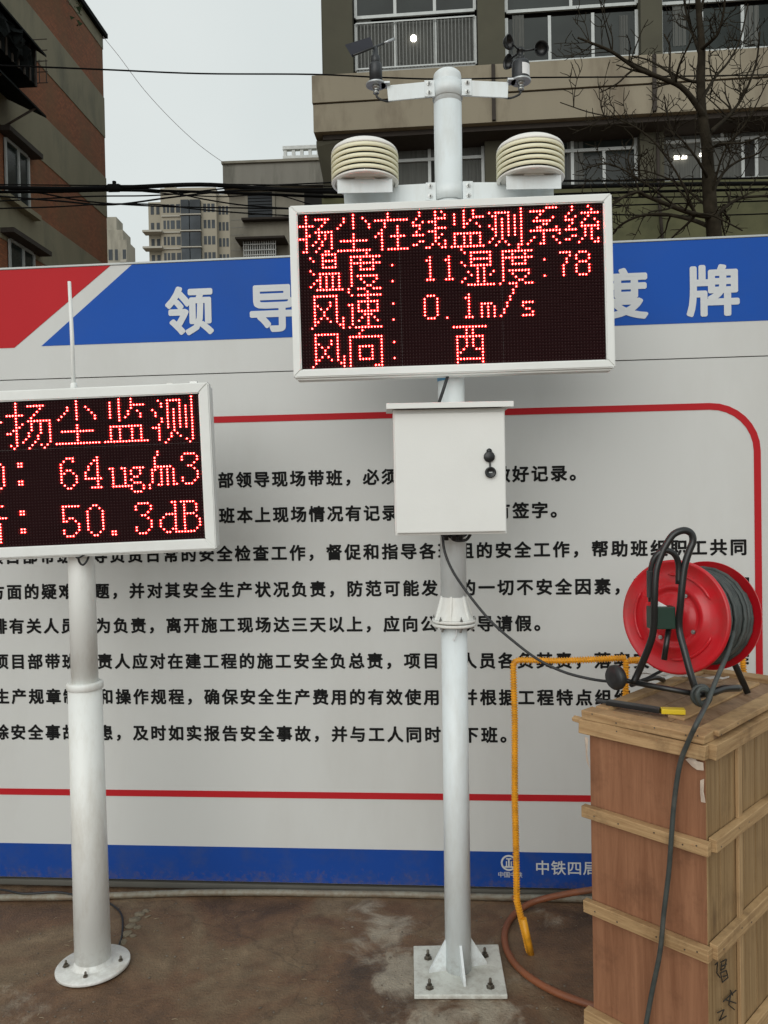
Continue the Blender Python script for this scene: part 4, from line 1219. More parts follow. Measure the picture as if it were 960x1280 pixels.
for k in range(3):                                     # pressed arc ribs
    b = B(); xx, yy = frame_of(axd); pts = []
    for q_ in range(13):
        a = R(120 * k + 20 + q_ * 6); pts.append(rcF - axd * .0035 + (xx * math.cos(a) + yy * math.sin(a)) * rr_ * .74)
    tube(b, pts, [.001] + [.0045] * 11 + [.001], 8); obj('pressed_rib', b, 'reel_red', rl_)

x_, y_ = frame_of(axd)
b = B(); lathe(b, rcF + axd * .004, axd, [(rr_ * .42, 0), (rr_ * .42, drum_w - .008)], 32); obj('drum', b, 'reel_red', rl_)
# wound cable: real helical turns
cr_r = .0065
b = B(); turns = []
for layer, R_ in enumerate((rr_ * .62, rr_ * .70, rr_ * .775, rr_ * .83)):
    n_t = int((drum_w - .022) / (cr_r * 2.05)) - (layer == 3) * 2
    ph = random.random() * 6
    for k in range(n_t * 24 + 1):
        a = 2 * math.pi * k / 24 + ph; z = .012 + (k / (n_t * 24)) * (drum_w - .024)
        if layer % 2: z = drum_w - z
        rj = R_ + .0045 * math.sin(k * .137 + layer * 2) + .003 * math.sin(k * .041 + 1)
        turns.append(rcF + axd * (z + .004 * math.sin(k * .063) + .002 * math.sin(k * .21)) + (x_ * math.cos(a) + y_ * math.sin(a)) * rj)
tube(b, turns, cr_r, 7); obj('wound_cable', b, 'cable_green', rl_)
# stand: front tube frame
tr = .0092
front = [W_(792, 853, 2.06), W_(799, 838, 2.055), W_(812, 806, 2.03), W_(817, 785, 2.02), W_(818, 750, 2.01), W_(820, 715, 2.01), W_(826, 695, 2.01), W_(832, 682, 2.01), W_(842, 668, 2.01), W_(855, 663, 2.01), W_(864, 667, 2.01), W_(866, 677, 2.01), W_(861, 690, 2.01), W_(855, 712, 2.01), W_(851, 750, 2.01), W_(849, 785, 2.02), W_(856, 815, 2.0), W_(864, 845, 1.985), W_(872, 868, 1.98)]
b = B(); tube(b, spline(front, 5), tr, 12); obj('handle_frame', b, 'tube_black', rl_)
b = B(); tube(b, spline([W_(814, 752, 2.02), W_(813, 720, 2.02), W_(818, 698, 2.015), W_(830, 688, 2.01), W_(842, 692, 2.01), W_(848, 705, 2.015), W_(848, 730, 2.015)], 5), tr * .85, 10); obj('inner_frame', b, 'tube_black', rl_)
b = B(); box_axes(b, (W_(813, 700, 2.02) + W_(812, 760, 2.02)) / 2, XV, YV, ZV, .006, .010, .035, .002); obj('side_plate', b, 'black', rl_)
hx = rcF - axd * .055
b = B(); box_axes(b, W_(826, 771.5, 2.035), XV, YV, ZV, .032, .018, .029, .003); obj('hub_box', b, 'label_green', rl_)
b = B(); prism(b, [W_(820, 750, 2.03), W_(836, 759, 2.03), W_(818, 758, 2.03)], Vector((0, .004, 0))); obj('hub_label', b, 'label_white', rl_)
b = B(); tube(b, [W_(836, 785, 2.04), W_(830, 825, 2.03)], .0075, 10); obj('crank_handle', b, 'tube_black', rl_)
b = B(); tube(b, [rcF - axd * .07, rcF + axd * (drum_w + .05)], .011, 12); obj('axle', b, 'tube_black', rl_)
# rear frame and floor rails on the crate lid
rc2 = rcF + axd * (drum_w + .035)
zt_ = ZC + .018
fl, fr = G(789, 856, zt_ + .010), G(878, 878, zt_ + .008)
bl, br = fl + axd * (drum_w + .11), fr + axd * (drum_w + .08)
topr = rc2 + ZV * .19
b = B(); tube(b, spline([bl + ZV * .01, (bl + rc2) / 2 + ZV * .03, rc2 + ZV * .08, topr, rc2 + ZV * .08 + Vector((.05, 0, 0)), (br + rc2) / 2 + ZV * .03, br + ZV * .01], 6), tr, 10)
for v in b.verts: pass
b.free()
b = B(); tube(b, [bl, rc2], tr, 10); tube(b, [br, rc2], tr, 10); obj('rear_frame', b, 'tube_black', rl_)
b = B(); tube(b, [W_(792, 853, 2.06), W_(872, 868, 1.98)], tr * .8, 10); obj('floor_rail', b, 'tube_black', rl_)
b = B(); tube(b, spline([fl + Vector((0, 0, 0)), fl.lerp(bl, .35) + Vector((.01, 0, .012)), fl.lerp(bl, .6)], 4), tr * .8, 10); obj('floor_rail', b, 'tube_black', rl_)
b = B(); tube(b, spline([W_(872, 868, 1.98), W_(890, 866, 1.99), W_(905, 861, 2.02), W_(924, 860, 2.06)], 5), tr, 10); obj('rear_foot', b, 'tube_black', rl_)
# rubber foot wheel
wc = W_(768, 847, 2.07)
b = B(); lathe(b, wc - Vector((.9, .45, 0)).normalized() * .008, Vector((.9, .45, 0)), [(.012, 0), (.029, .002), (.033, .008), (.033, .018), (.029, .024), (.010, .026)], 28); obj('rubber_wheel', b, 'cable', rl_)
b = B(); tube(b, [wc, W_(792, 853, 2.06)], .006, 8); obj('wheel_axle', b, 'tube_black', rl_)
# coil of slack at the right foot
cl = thing('cable_coil', 'tangle of dark cable looped round the right foot of the reel stand', 'cable', W_(877, 886, 1.955))
b = B(); pts = []
for k in range(90):
    a = 2 * math.pi * k / 18; 
    pts.append(W_(877, 868, 1.965) + Vector((.018 * math.cos(a) + .003 * math.sin(k * .5), -.004 + .012 * math.sin(a * .5), .022 * math.sin(a) - .004 + .003 * math.sin(k * .31))))
tube(b, pts, .0055, 7); obj('coil', b, 'cable_green', cl)
# lead running down over the crate front
FP_ = Plane(A0, du)
def fo(px, py, off):
    u, z = FP_.uv(px, py, off); return FP_.pt(u, z, off)
lead = [P(917, 735, 2.16), P(921, 765, 2.11), P(917, 790, 2.07), P(908, 820, 2.02), P(895, 850, 1.975), P(884, 878, 1.92)] + [fo(x, y, o) for x, y, o in ((872, 902, .032), (860, 928, .028), (850, 955, .024), (843, 1000, .022), (839, 1050, .024), (836, 1090, .020), (830, 1140, .021), (825, 1190, .024), (815, 1240, .022), (806, 1290, .030), (795, 1360, .05))]
b = B(); tube(b, spline(lead + [G(780, 1500, .008), G(860, 1560, .008)], 6), .0060, 10)
tag(obj('power_cable', b, 'cable_green'), 'dark grey green cable dropping from the reel down the front of the crate', 'cable')
# black cable from the cabinet to the reel
cb_ = [(553, 668, 2.45), (556, 690, 2.44), (566, 714, 2.42), (585, 742, 2.40), (612, 775, 2.36), (640, 800, 2.32), (672, 824, 2.28), (705, 840, 2.24), (740, 849, 2.2), (768, 852, 2.16), (800, 851, 2.17), (822, 841, 2.19), (840, 832, 2.2)]
b = B(); tube(b, spline([P(*q) for q in cb_], 6), .0042, 8)
tag(obj('supply_cable', b, 'cable'), 'black cable sagging from the underside of the white cabinet to the red reel', 'cable')
b = B(); tube(b, spline([P(562, 668, 2.44), P(568, 675, 2.43), P(582, 675, 2.43), P(588, 668, 2.44)], 6), .005, 8); tube(b, spline([P(556, 668, 2.44), P(566, 672, 2.42), P(577, 671, 2.42), P(583, 668, 2.44)], 6), .0045, 8)
tag(obj('cable_bundle', b, 'cable'), 'short loop of black cable tucked under the cabinet floor', 'cable')
# crumpled clear wrap lying on the lid
def wrap():
    b = B(); n1_, n2_ = 14, 4; p0, p1 = G(800, 846, ZC + .012), G(912, 852, ZC + .012); d = p1 - p0; s_ = d.cross(ZV).normalized() * -.018
    g_ = [[b.verts.new(p0 + d * (i / n1_) + s_ * (j / n2_ + .3 * math.sin(i)) + ZV * (.003 + random.random() * .012)) for j in range(n2_ + 1)] for i in range(n1_ + 1)]
    for i in range(n1_):
        for j in range(n2_): b.faces.new((g_[i][j], g_[i + 1][j], g_[i + 1][j + 1], g_[i][j + 1]))
    return b
M['wrap'] = mat('crumpled_wrap', (.55, .52, .47), .35, var=.2, scale=40)
tag(obj('plastic_wrap', wrap(), 'wrap'), 'crumpled pale plastic wrap lying on the crate lid behind the reel stand', 'plastic wrap')

# ------------------------------------------------------------------ left brick building (its street face runs away from us)
XL = -10.0
LPd = ray(530, 600); LPL = Plane(P(134, 300, 28.3), (LPd.x, LPd.y))
lb = thing('brick_building', 'red brick building with grey concrete bands on the left, dark awnings on its windows', 'building', LPL.pt(-12, 0, -4))
def lz(y): return LPL.uv(134, y)[1]
ZR = LPL.uv(130, 44)[1]
zz = [lz(y) for y in (70, 128, 176, 225, 273, 334)]
ULn = -26.0
def lbox(name, ua, ub, va, vb, oa, ob, m, par=None, bev=0):
    b = B(); pbox(b, LPL, ua, ub, va, vb, oa, ob, bev); return obj(name, b, m, par or lb)
lbox('wall', ULn, -.004, 0, ZR - .3, -9.0, -.31, 'brick')
lbox('brick_course', ULn, 0, zz[1], zz[0], -.3, 0, 'brick'); lbox('brick_course', ULn, 0, zz[3], zz[2], -.3, 0, 'brick'); lbox('brick_course', ULn, 0, zz[5], zz[4], -.3, 0, 'brick')
lbox('concrete_band', ULn, .008, zz[0], ZR - .16, -.35, .02, 'concrete_l'); lbox('concrete_band', ULn, .008, zz[2], zz[1], -.35, .02, 'concrete_l'); lbox('concrete_band', ULn, .008, zz[4], zz[3], -.35, .02, 'concrete_l')
lbox('concrete_band', ULn, .008, zz[5] - 1.3, zz[5], -.35, .02, 'concrete_l'); lbox('brick_course', ULn, 0, zz[5] - 3.0, zz[5] - 1.3, -.3, 0, 'brick')
lbox('concrete_band', ULn, .008, 0, zz[5] - 3.0, -.35, .02, 'concrete_l')
lbox('roof_edge', ULn, .12, ZR - .16, ZR, -9.0, .16, 'awning')
def lwin(px0, px1, py_t, py_b, frame='alu', bars=0):
    """window opening in the left facade, measured at its right jamb"""
    ua, _ = LPL.uv(px0, 250); ub, vt = LPL.uv(px1, py_t); _, vb = LPL.uv(px1, py_b)
    w_ = lbox('window', ua, ub, vb, vt, -.04, .035, 'glass')
    for u in (ua, (ua * .45 + ub * .55), ub): lbox('mullion', u - .04, u + .04, vb, vt, .036, .08, frame, w_)
    for v in (vb, vt): lbox('rail', ua + .041, ub - .041, v - .04, v + .04, .036, .075, frame, w_)
    return ua, ub, vb, vt
ua, ub, vb, vt = lwin(6, 33, 197, 262)
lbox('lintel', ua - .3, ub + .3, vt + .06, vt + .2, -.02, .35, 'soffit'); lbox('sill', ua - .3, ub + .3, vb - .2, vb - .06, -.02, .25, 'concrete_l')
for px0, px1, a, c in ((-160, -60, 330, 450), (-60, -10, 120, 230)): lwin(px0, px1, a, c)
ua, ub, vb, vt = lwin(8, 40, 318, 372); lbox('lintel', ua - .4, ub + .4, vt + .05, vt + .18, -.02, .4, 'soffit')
# caged balcony window with awnings (dark, full of plants)
def lo(px, py, off): return LPL.uv(px, py, off)
ub, vtc = lo(47, 70, .85); _, vbc = lo(47, 108, .85); ua = ub - 5.5
lbox('window_cage', ua, ub, vbc, vtc + .3, .03, .82, 'awning')
for k in range(16):
    u = ub - .15 - k * .3; lbox('cage_bar', u - .02, u + .02, vbc - .05, vtc + .2, .83, .87, 'rust_bar')
for k in range(5):
    u = .1 + k * .2; b = B(); pbox(b, LPL, ub + .35, ub + .37, vbc + .3, vtc + .1, u, u + .02); obj('cage_bar', b, 'rust_bar', lb)
    b = B(); pbox(b, LPL, ub + .352, ub + .368, vbc + .3 + k * .3, vbc + .32 + k * .3, .1, .95); obj('cage_bar', b, 'rust_bar', lb)
def awn(px, py, out, ln, rise, name='awning'):
    u, v = lo(px, py, out); b = B(); prism(b, [LPL.pt(u, v + rise, .02), LPL.pt(u, v, out), LPL.pt(u, v - .06, out), LPL.pt(u, v + rise - .25, .02)], -LPL.d * ln); obj(name, b, 'awning', lb); return u, v
awn(58, 69, 1.15, 7.5, 1.0)
ub2, v2 = awn(58, 145, 1.1, 7.0, .75)
ub = ub; ua = ub - 4; vb = vbc; vt = vtc
for s_ in (.5, 2.2):
    b = B(); tube(b, [LPL.pt(ub2 - s_, v2 - .03, 1.05), LPL.pt(ub2 - s_, v2 - .55, .03)], .03, 6); obj('awning_strut', b, 'rust_bar', lb)
for k in range(9):
    b = B(); p = LPL.pt(ub - random.uniform(.1, 4), vb + random.uniform(.1, .8), random.uniform(.75, .95)); bmesh.ops.create_icosphere(b, subdivisions=2, radius=.3, matrix=Matrix.Translation(p))
    for v in b.verts: v.co += Vector((random.uniform(-.1, .1), random.uniform(-.1, .1), random.uniform(-.12, .12)))
    obj('hung_laundry', b, 'awning', lb)
# bits of vegetation hanging off the roof edge
b = B()
for k in range(500):
    p = LPL.pt(random.uniform(-9, -2.5), ZR - abs(random.gauss(0, .7)), .32 + random.random() * .1); s_ = random.uniform(.04, .12)
    v = [b.verts.new(p + Vector((random.uniform(-s_, s_), random.uniform(-s_, s_), random.uniform(-s_, s_)))) for _ in range(3)]; b.faces.new(v)
M['weed'] = mat('roof_weed', (.03, .05, .018), .9, var=.4, scale=8)
tag(obj('roof_weeds', b, 'weed'), 'dark weeds hanging over the roof edge of the brick building', 'weeds', kind='stuff')

# ------------------------------------------------------------------ right office building
RP = Plane(P(480, 300, 23.5), bd)
rb = thing('office_building', 'grey brown office block with projecting concrete band and window rows behind the bare tree', 'building', RP.pt(4, 0, -5))
def rbox(name, ua, ub, va, vb, oa, ob, m, par=None):
    b = B(); pbox(b, RP, ua, ub, va, vb, oa, ob); return obj(name, b, m, par or rb)
uW, _ = RP.uv(399, 60); uE = 17.0
OB = 1.0                                              # projection of the band
uBand, _ = RP.uv(390, 120, OB); _, vBt = RP.uv(400, 93, OB); _, vBb = RP.uv(400, 163, OB)
vBt2 = RP.uv(700, 76, OB)[1]; vBb2 = RP.uv(700, 148, OB)[1]; vBt = (vBt + vBt2) / 2; vBb = (vBb + vBb2) / 2
_, vW2b = RP.uv(700, 233); _, vTop = RP.uv(480, -260)
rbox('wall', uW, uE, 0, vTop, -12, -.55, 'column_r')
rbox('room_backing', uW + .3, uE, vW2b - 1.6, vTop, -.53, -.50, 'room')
hB = (vBt - vBb)
rbox('band_panel', uBand, uE, vBb + hB * .50 + .02, vBt, -.2, OB, 'concrete_r'); rbox('band_panel', uBand + .02, uE, vBb, vBb + hB * .50 - .02, -.2, OB - .04, 'concrete_r')
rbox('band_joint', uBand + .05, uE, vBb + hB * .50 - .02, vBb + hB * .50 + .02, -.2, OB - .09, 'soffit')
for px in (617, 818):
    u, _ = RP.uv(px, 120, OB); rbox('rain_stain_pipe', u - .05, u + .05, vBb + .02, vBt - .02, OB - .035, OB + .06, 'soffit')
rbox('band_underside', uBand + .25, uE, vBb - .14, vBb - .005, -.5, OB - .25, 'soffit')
# lower band under the second window row
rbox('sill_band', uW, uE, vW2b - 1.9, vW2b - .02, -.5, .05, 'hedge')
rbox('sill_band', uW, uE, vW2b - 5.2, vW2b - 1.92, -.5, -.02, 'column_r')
# columns
cols_top = [(404, 441), (597, 631), (800, 827)]
cols_bot = [(404, 418), (606, 637), (799, 829)]
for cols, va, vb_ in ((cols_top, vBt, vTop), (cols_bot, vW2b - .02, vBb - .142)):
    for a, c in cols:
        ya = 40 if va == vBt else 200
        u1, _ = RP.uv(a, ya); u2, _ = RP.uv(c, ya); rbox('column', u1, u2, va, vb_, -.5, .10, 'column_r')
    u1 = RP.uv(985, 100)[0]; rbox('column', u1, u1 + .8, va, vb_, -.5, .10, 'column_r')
# corner haunch at the left, under the band
b = B(); prism(b, [RP.pt(uBand + .05, vBb - .14, OB - .3), RP.pt(uBand + .05, vBb - .30, OB - .3), RP.pt(uW + .15, vBb - 1.6, .0), RP.pt(uW + .9, vBb - 1.6, .0), RP.pt(uW + .9, vBb - .14, OB - .3)], -RP.n * .5); obj('corner_haunch', b, 'column_r', rb)
def rwin(pa, pb, yt, yb, row, panes, transom=None, glassm='glass', double=None, barsn=0):
    ym = 40 if row == 0 else 200
    ua, _ = RP.uv(pa, ym); ub, _ = RP.uv(pb, ym)
    vt_ = RP.uv((pa + pb) / 2, yt)[1]; vb__ = RP.uv((pa + pb) / 2, yb)[1]
    w_ = rbox('window', ua, ub, vb__, vt_, -.30, -.27, glassm)
    fr = .045
    for u in (ua, ub): rbox('mullion', u - fr, u + fr, vb__, vt_, -.269, -.20, 'alu', w_)
    for k in range(1, panes):
        u = ua + (ub - ua) * k / panes; rbox('mullion', u - fr, u + fr, vb__, vt_ if transom is None else vb__ + (vt_ - vb__) * transom, -.269, -.21, 'alu', w_)
        if double == k:
            rbox('open_sash', u + .05, u + .32, vb__ + .05, vb__ + (vt_ - vb__) * (transom or 1) - .05, -.268, -.24, 'room', w_); rbox('mullion', u + .33, u + .42, vb__, vb__ + (vt_ - vb__) * (transom or 1), -.269, -.19, 'alu', w_)
    rbox('rail', ua, ub, vb__ - fr, vb__ + fr, -.2685, -.195, 'alu', w_)
    if transom: 
        v = vb__ + (vt_ - vb__) * transom; rbox('rail', ua, ub, v - fr, v + fr, -.2685, -.195, 'alu', w_)
        u = ua + (ub - ua) * .5; rbox('mullion', u - fr, u + fr, v, vt_, -.269, -.21, 'alu', w_)
    if barsn:
        for k in range(barsn):
            u = ua + (ub - ua) * (k + .5) / barsn; rbox('guard_bar', u - .011, u + .011, vb__, vt_, -.18, -.155, 'bar_grey', w_)
        for f in (.02, .98): v = vb__ + (vt_ - vb__) * f; rbox('guard_rail', ua, ub, v - .02, v + .02, -.153, -.13, 'alu', w_)
    return w_, ua, ub, vb__, vt_
rwin(444, 594, 20, 80, 0, 3, None, 'curtain', None, 34)
rwin(444, 594, -70, 12, 0, 3, None, 'glass')
rwin(634, 798, 12, 70, 0, 3, None, 'glass'); rwin(634, 798, -80, 4, 0, 2, None, 'glass')
rwin(829, 984, 2, 58, 0, 3, None, 'glass'); rwin(829, 984, -90, -6, 0, 2, None, 'glass')
rwin(470, 604, 168, 240, 1, 2, .62, 'curtain', 1)
rwin(638, 797, 160, 232, 1, 4, .66, 'glass', 1)
rwin(830, 984, 146, 221, 1, 3, .68, 'curtain', 2)
rwin(1010, 1200, 140, 215, 1, 3, .68, 'glass', 2)
for px, w2_, yt, yb, row in ((455, 18, 18, 80, 0), (500, 8, 20, 80, 0), (560, 24, 20, 80, 0), (648, 14, 14, 70, 0), (780, 10, 14, 70, 0), (850, 16, 2, 58, 0), (940, 20, 2, 58, 0), (480, 12, 172, 238, 1), (590, 10, 172, 238, 1), (650, 8, 165, 232, 1), (720, 20, 165, 232, 1), (845, 10, 160, 222, 1), (910, 14, 160, 222, 1), (950, 10, 158, 221, 1)):
    u, _ = RP.uv(px, 40 if row == 0 else 200, -.2); vt_ = RP.uv(px, yt, -.2)[1] - .08; vb__ = RP.uv(px, yb, -.2)[1] + .05; hw2 = w2_ / F * 23.5 / 2; b = B(); n_ = 12; pr = None
    for k in range(n_ + 1):
        uu = u - hw2 + 2 * hw2 * k / n_; q = [b.verts.new(RP.pt(uu, v_, -.262 + .012 * math.sin(k * 1.7 + px))) for v_ in (vb__, vt_)]
        if pr: f = b.faces.new((pr[0], q[0], q[1], pr[1])); f.smooth = True
        pr = q
    obj('curtain', b, 'curtain', rb)
for px in (640, 832):
    u, _ = RP.uv(px, 120, OB); b = B(); tube(b, [RP.pt(u, vBb - .2, .16), RP.pt(u, vW2b - .3, .16), RP.pt(u + .1, vW2b - 1.8, .16)], .045, 7); obj('drain_pipe', b, 'soffit', rb)
# pipe clips/lit lamps seen inside
def lampf(px, py, sx, sz, label):
    u, v = RP.uv(px, py, -.2); b = B()
    if sx == sz: bmesh.ops.create_icosphere(b, subdivisions=2, radius=sx, matrix=Matrix.Translation(RP.pt(u, v, -.2)))
    else: pbox(b, RP, u - sx, u + sx, v - sz, v + sz, -.22, -.17)
    tag(obj('ceiling_lamp', b, 'lamp'), label, 'lamp', 'lit lamps seen through the office windows')
lampf(517, 48, .10, .10, 'small round lit bulb behind the barred window above the pole')
lampf(846, 197, .075, .045, 'left one of three tiny lit tubes in the lower right window')
lampf(855, 196.5, .075, .045, 'middle one of three tiny lit tubes in the lower right window')
lampf(876, 193.5, .05, .05, 'right one of three tiny lit tubes, just left of the tree trunk')
# small lit signals low at the left of the office block
lampf(412, 246, .10, .05, 'tiny pale lamp low beside the left louvred shield')

# ------------------------------------------------------------------ middle building with flat concrete parapet
MP = Plane(P(340, 300, 34), yaw(bd, R(2)))
mb = thing('concrete_house', 'low grey concrete block with heavy flat parapet between the brick building and the office block', 'building', MP.pt(0, 0, -4))
def mbox(name, ua, ub, va, vb, oa, ob, m, par=None):
    b = B(); pbox(b, MP, ua, ub, va, vb, oa, ob); return obj(name, b, m, par or mb)
mu = lambda x, y=280: MP.uv(x, y)[0]
mv = lambda y, x=340: MP.uv(x, y)[1]
mbox('wall', mu(287), mu(470), 0, mv(238), -8, 0, 'concrete_m')
mbox('parapet', mu(283), mu(470), mv(238) + .002, mv(209), -8.3, .45, 'parapet_m')
mbox('parapet_cap', mu(282), mu(470), mv(209) + .002, mv(209) + .1, -8.4, .55, 'concrete_m')
def mwin(x1, x2, y1, y2, m='room'):
    w_ = mbox('window', mu(x1), mu(x2), mv(y2), mv(y1), -.05, .02, m); return w_
w1 = mwin(309, 343, 240, 272)
mbox('sill', mu(304), mu(372), mv(277), mv(274.5), .0, .35, 'soffit')
for u in (mu(309), mu(343)): mbox('frame', u - .06, u + .06, mv(272), mv(240), .021, .09, 'concrete_m', w1)
for k in range(8):
    v = mv(272) + (mv(240) - mv(272)) * (k + .5) / 8; mbox('shutter_slat', mu(310), mu(342), v - .05, v + .05, .022, .06, 'tower_glass', w1)
w2 = mwin(381, 420, 238, 262)
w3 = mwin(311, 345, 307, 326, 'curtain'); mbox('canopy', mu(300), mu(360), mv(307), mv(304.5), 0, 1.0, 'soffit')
for k in range(15):
    u = mu(308) + (mu(347) - mu(308)) * k / 14; mbox('grille_bar', u - .018, u + .018, mv(330), mv(307), .6, .64, 'rail_white', w3)
for y in (311, 318, 324): mbox('grille_rail', mu(308), mu(347), mv(y) - .02, mv(y) + .02, .645, .67, 'rail_white', w3)
for k in range(9):
    v = mv(330) + k * (mv(245) - mv(330)) / 9; mbox('wall_joint', mu(288), mu(308), v - .02, v + .02, .001, .008, 'parapet_m')
# white railing on the roof
rw = thing('roof_railing', 'white railing on the roof of the low concrete block', 'railing', MP.pt(mu(380), mv(209), -1))
r1_, r2_ = mu(352, 200), mu(470, 200); zb_ = mv(209) + .1
zt1 = mv(199) + .35
for k in range(12):
    u = r1_ + (r2_ - r1_) * k / 11; b = B(); pbox(b, MP, u - .07, u + .07, zb_, zt1 + .45 + k * .0, -1.1, -.95); obj('baluster', b, 'rail_white', rw)
b = B(); pbox(b, MP, r1_ - .1, r2_, zt1 + .452, zt1 + .60, -1.15, -.9); obj('top_rail', b, 'rail_white', rw)
b = B(); pbox(b, MP, r1_ - .1, r2_, zt1 + .05, zt1 + .17, -.948, -.9); obj('mid_rail', b, 'rail_white', rw)

# ------------------------------------------------------------------ towers
TP = Plane(P(240, 300, 150), yaw(XV, R(0)))
tb = thing('apartment_tower', 'beige high rise apartment tower with rows of balconies behind the wires', 'building', TP.pt(0, 0, -10))
def tbox(name, ua, ub, va, vb, oa, ob, m, par=None, pl=None):
    b = B(); pbox(b, pl or TP, ua, ub, va, vb, oa, ob); return obj(name, b, m, par or tb)
tu = lambda x: TP.uv(x, 290)[0]
tv = lambda y: TP.uv(235, y - (4 if y < 262 else 0))[1]
tbox('wall', tu(186), tu(236), 0, tv(256), -14, 0, 'tower'); tbox('wall', tu(203), tu(272), 0, tv(241), -13, .8, 'tower'); tbox('wall', tu(255), tu(287), 0, tv(246), -12, -.6, 'tower')
tbox('roof_house', tu(225), tu(262), tv(241) + .01, tv(236), -9, -1, 'tower_slab'); tbox('roof_house', tu(207), tu(222), tv(241) + .01, tv(238), -9, 0, 'tower')
fl_h = 3.05; z_ = tv(334)
k = 0
while z_ + fl_h < tv(243):
    if z_ + fl_h < tv(258): 
        tbox('balcony_slab', tu(182), tu(206), z_, z_ + .35, .01, 2.2, 'tower_slab')
    for x1, x2, o in ((206, 209, .8), (210.5, 213.5, .8), (215, 220, .8), (222, 227, .8), (256, 259.5, .8), (261, 264.5, .8), (266, 270, .8)):
        w_ = tbox('window', tu(x1), tu(x2), z_ + .9, z_ + 2.5, o - .05, o + .03, 'tower_glass')
    tbox('bay_window', tu(229), tu(239), z_ + .47, z_ + 3.04, .75, 1.6, 'tower_glass'); tbox('bay_window', tu(240), tu(253), z_ + .47, z_ + 3.04, .75, 1.6, 'tower_glass')
    tbox('balcony_slab', tu(228), tu(254), z_ + .15, z_ + .36, .81, 1.75, 'tower_slab')
    tbox('ledge', tu(204), tu(227), z_ + .1, z_ + .32, .801, 1.1, 'tower_slab')
    for x1, x2 in ((273, 276), (277.5, 280.5), (282, 285)): tbox('window', tu(x1), tu(x2), z_ + .9, z_ + 2.5, -.65, -.55, 'tower_glass')
    for x1 in (189, 196): tbox('window', tu(x1), tu(x1 + 4), z_ + .9, z_ + 2.4, -.05, .04, 'tower_glass')
    z_ += fl_h; k += 1
TQ = Plane(P(150, 300, 120), XV)
t2 = thing('grey_tower', 'narrow grey apartment tower just right of the brick building', 'building', TQ.pt(0, 0, -6))
qu = lambda x: TQ.uv(x, 300)[0]; qv = lambda y: TQ.uv(150, y)[1]
tbox('wall', qu(120), qu(146), 0, qv(271), -3, 0, 'concrete_m', t2, TQ); tbox('wall', qu(120), qu(155.5), 0, qv(289), -3, .6, 'concrete_m', t2, TQ); tbox('wall', qu(150), qu(161), 0, qv(303), -3, 1.1, 'concrete_m', t2, TQ)
z_ = qv(334)
while z_ + 2.9 < qv(290):
    for x1, x2 in ((137, 142), (145, 151)): tbox('window', qu(x1), qu(x2), z_ + .9, z_ + 2.5, .58, .66, 'tower_glass', t2, TQ)
    tbox('balcony_slab', qu(136), qu(153), z_, z_ + .35, .605, 1.5, 'tower_slab', t2, TQ)
    if z_ + 2.9 < qv(303): tbox('balcony_slab', qu(155), qu(162), z_ + .2, z_ + .55, 1.105, 1.9, 'tower_slab', t2, TQ); tbox('window', qu(156), qu(160), z_ + .9, z_ + 2.3, 1.05, 1.15, 'tower_glass', t2, TQ)
    z_ += 2.9

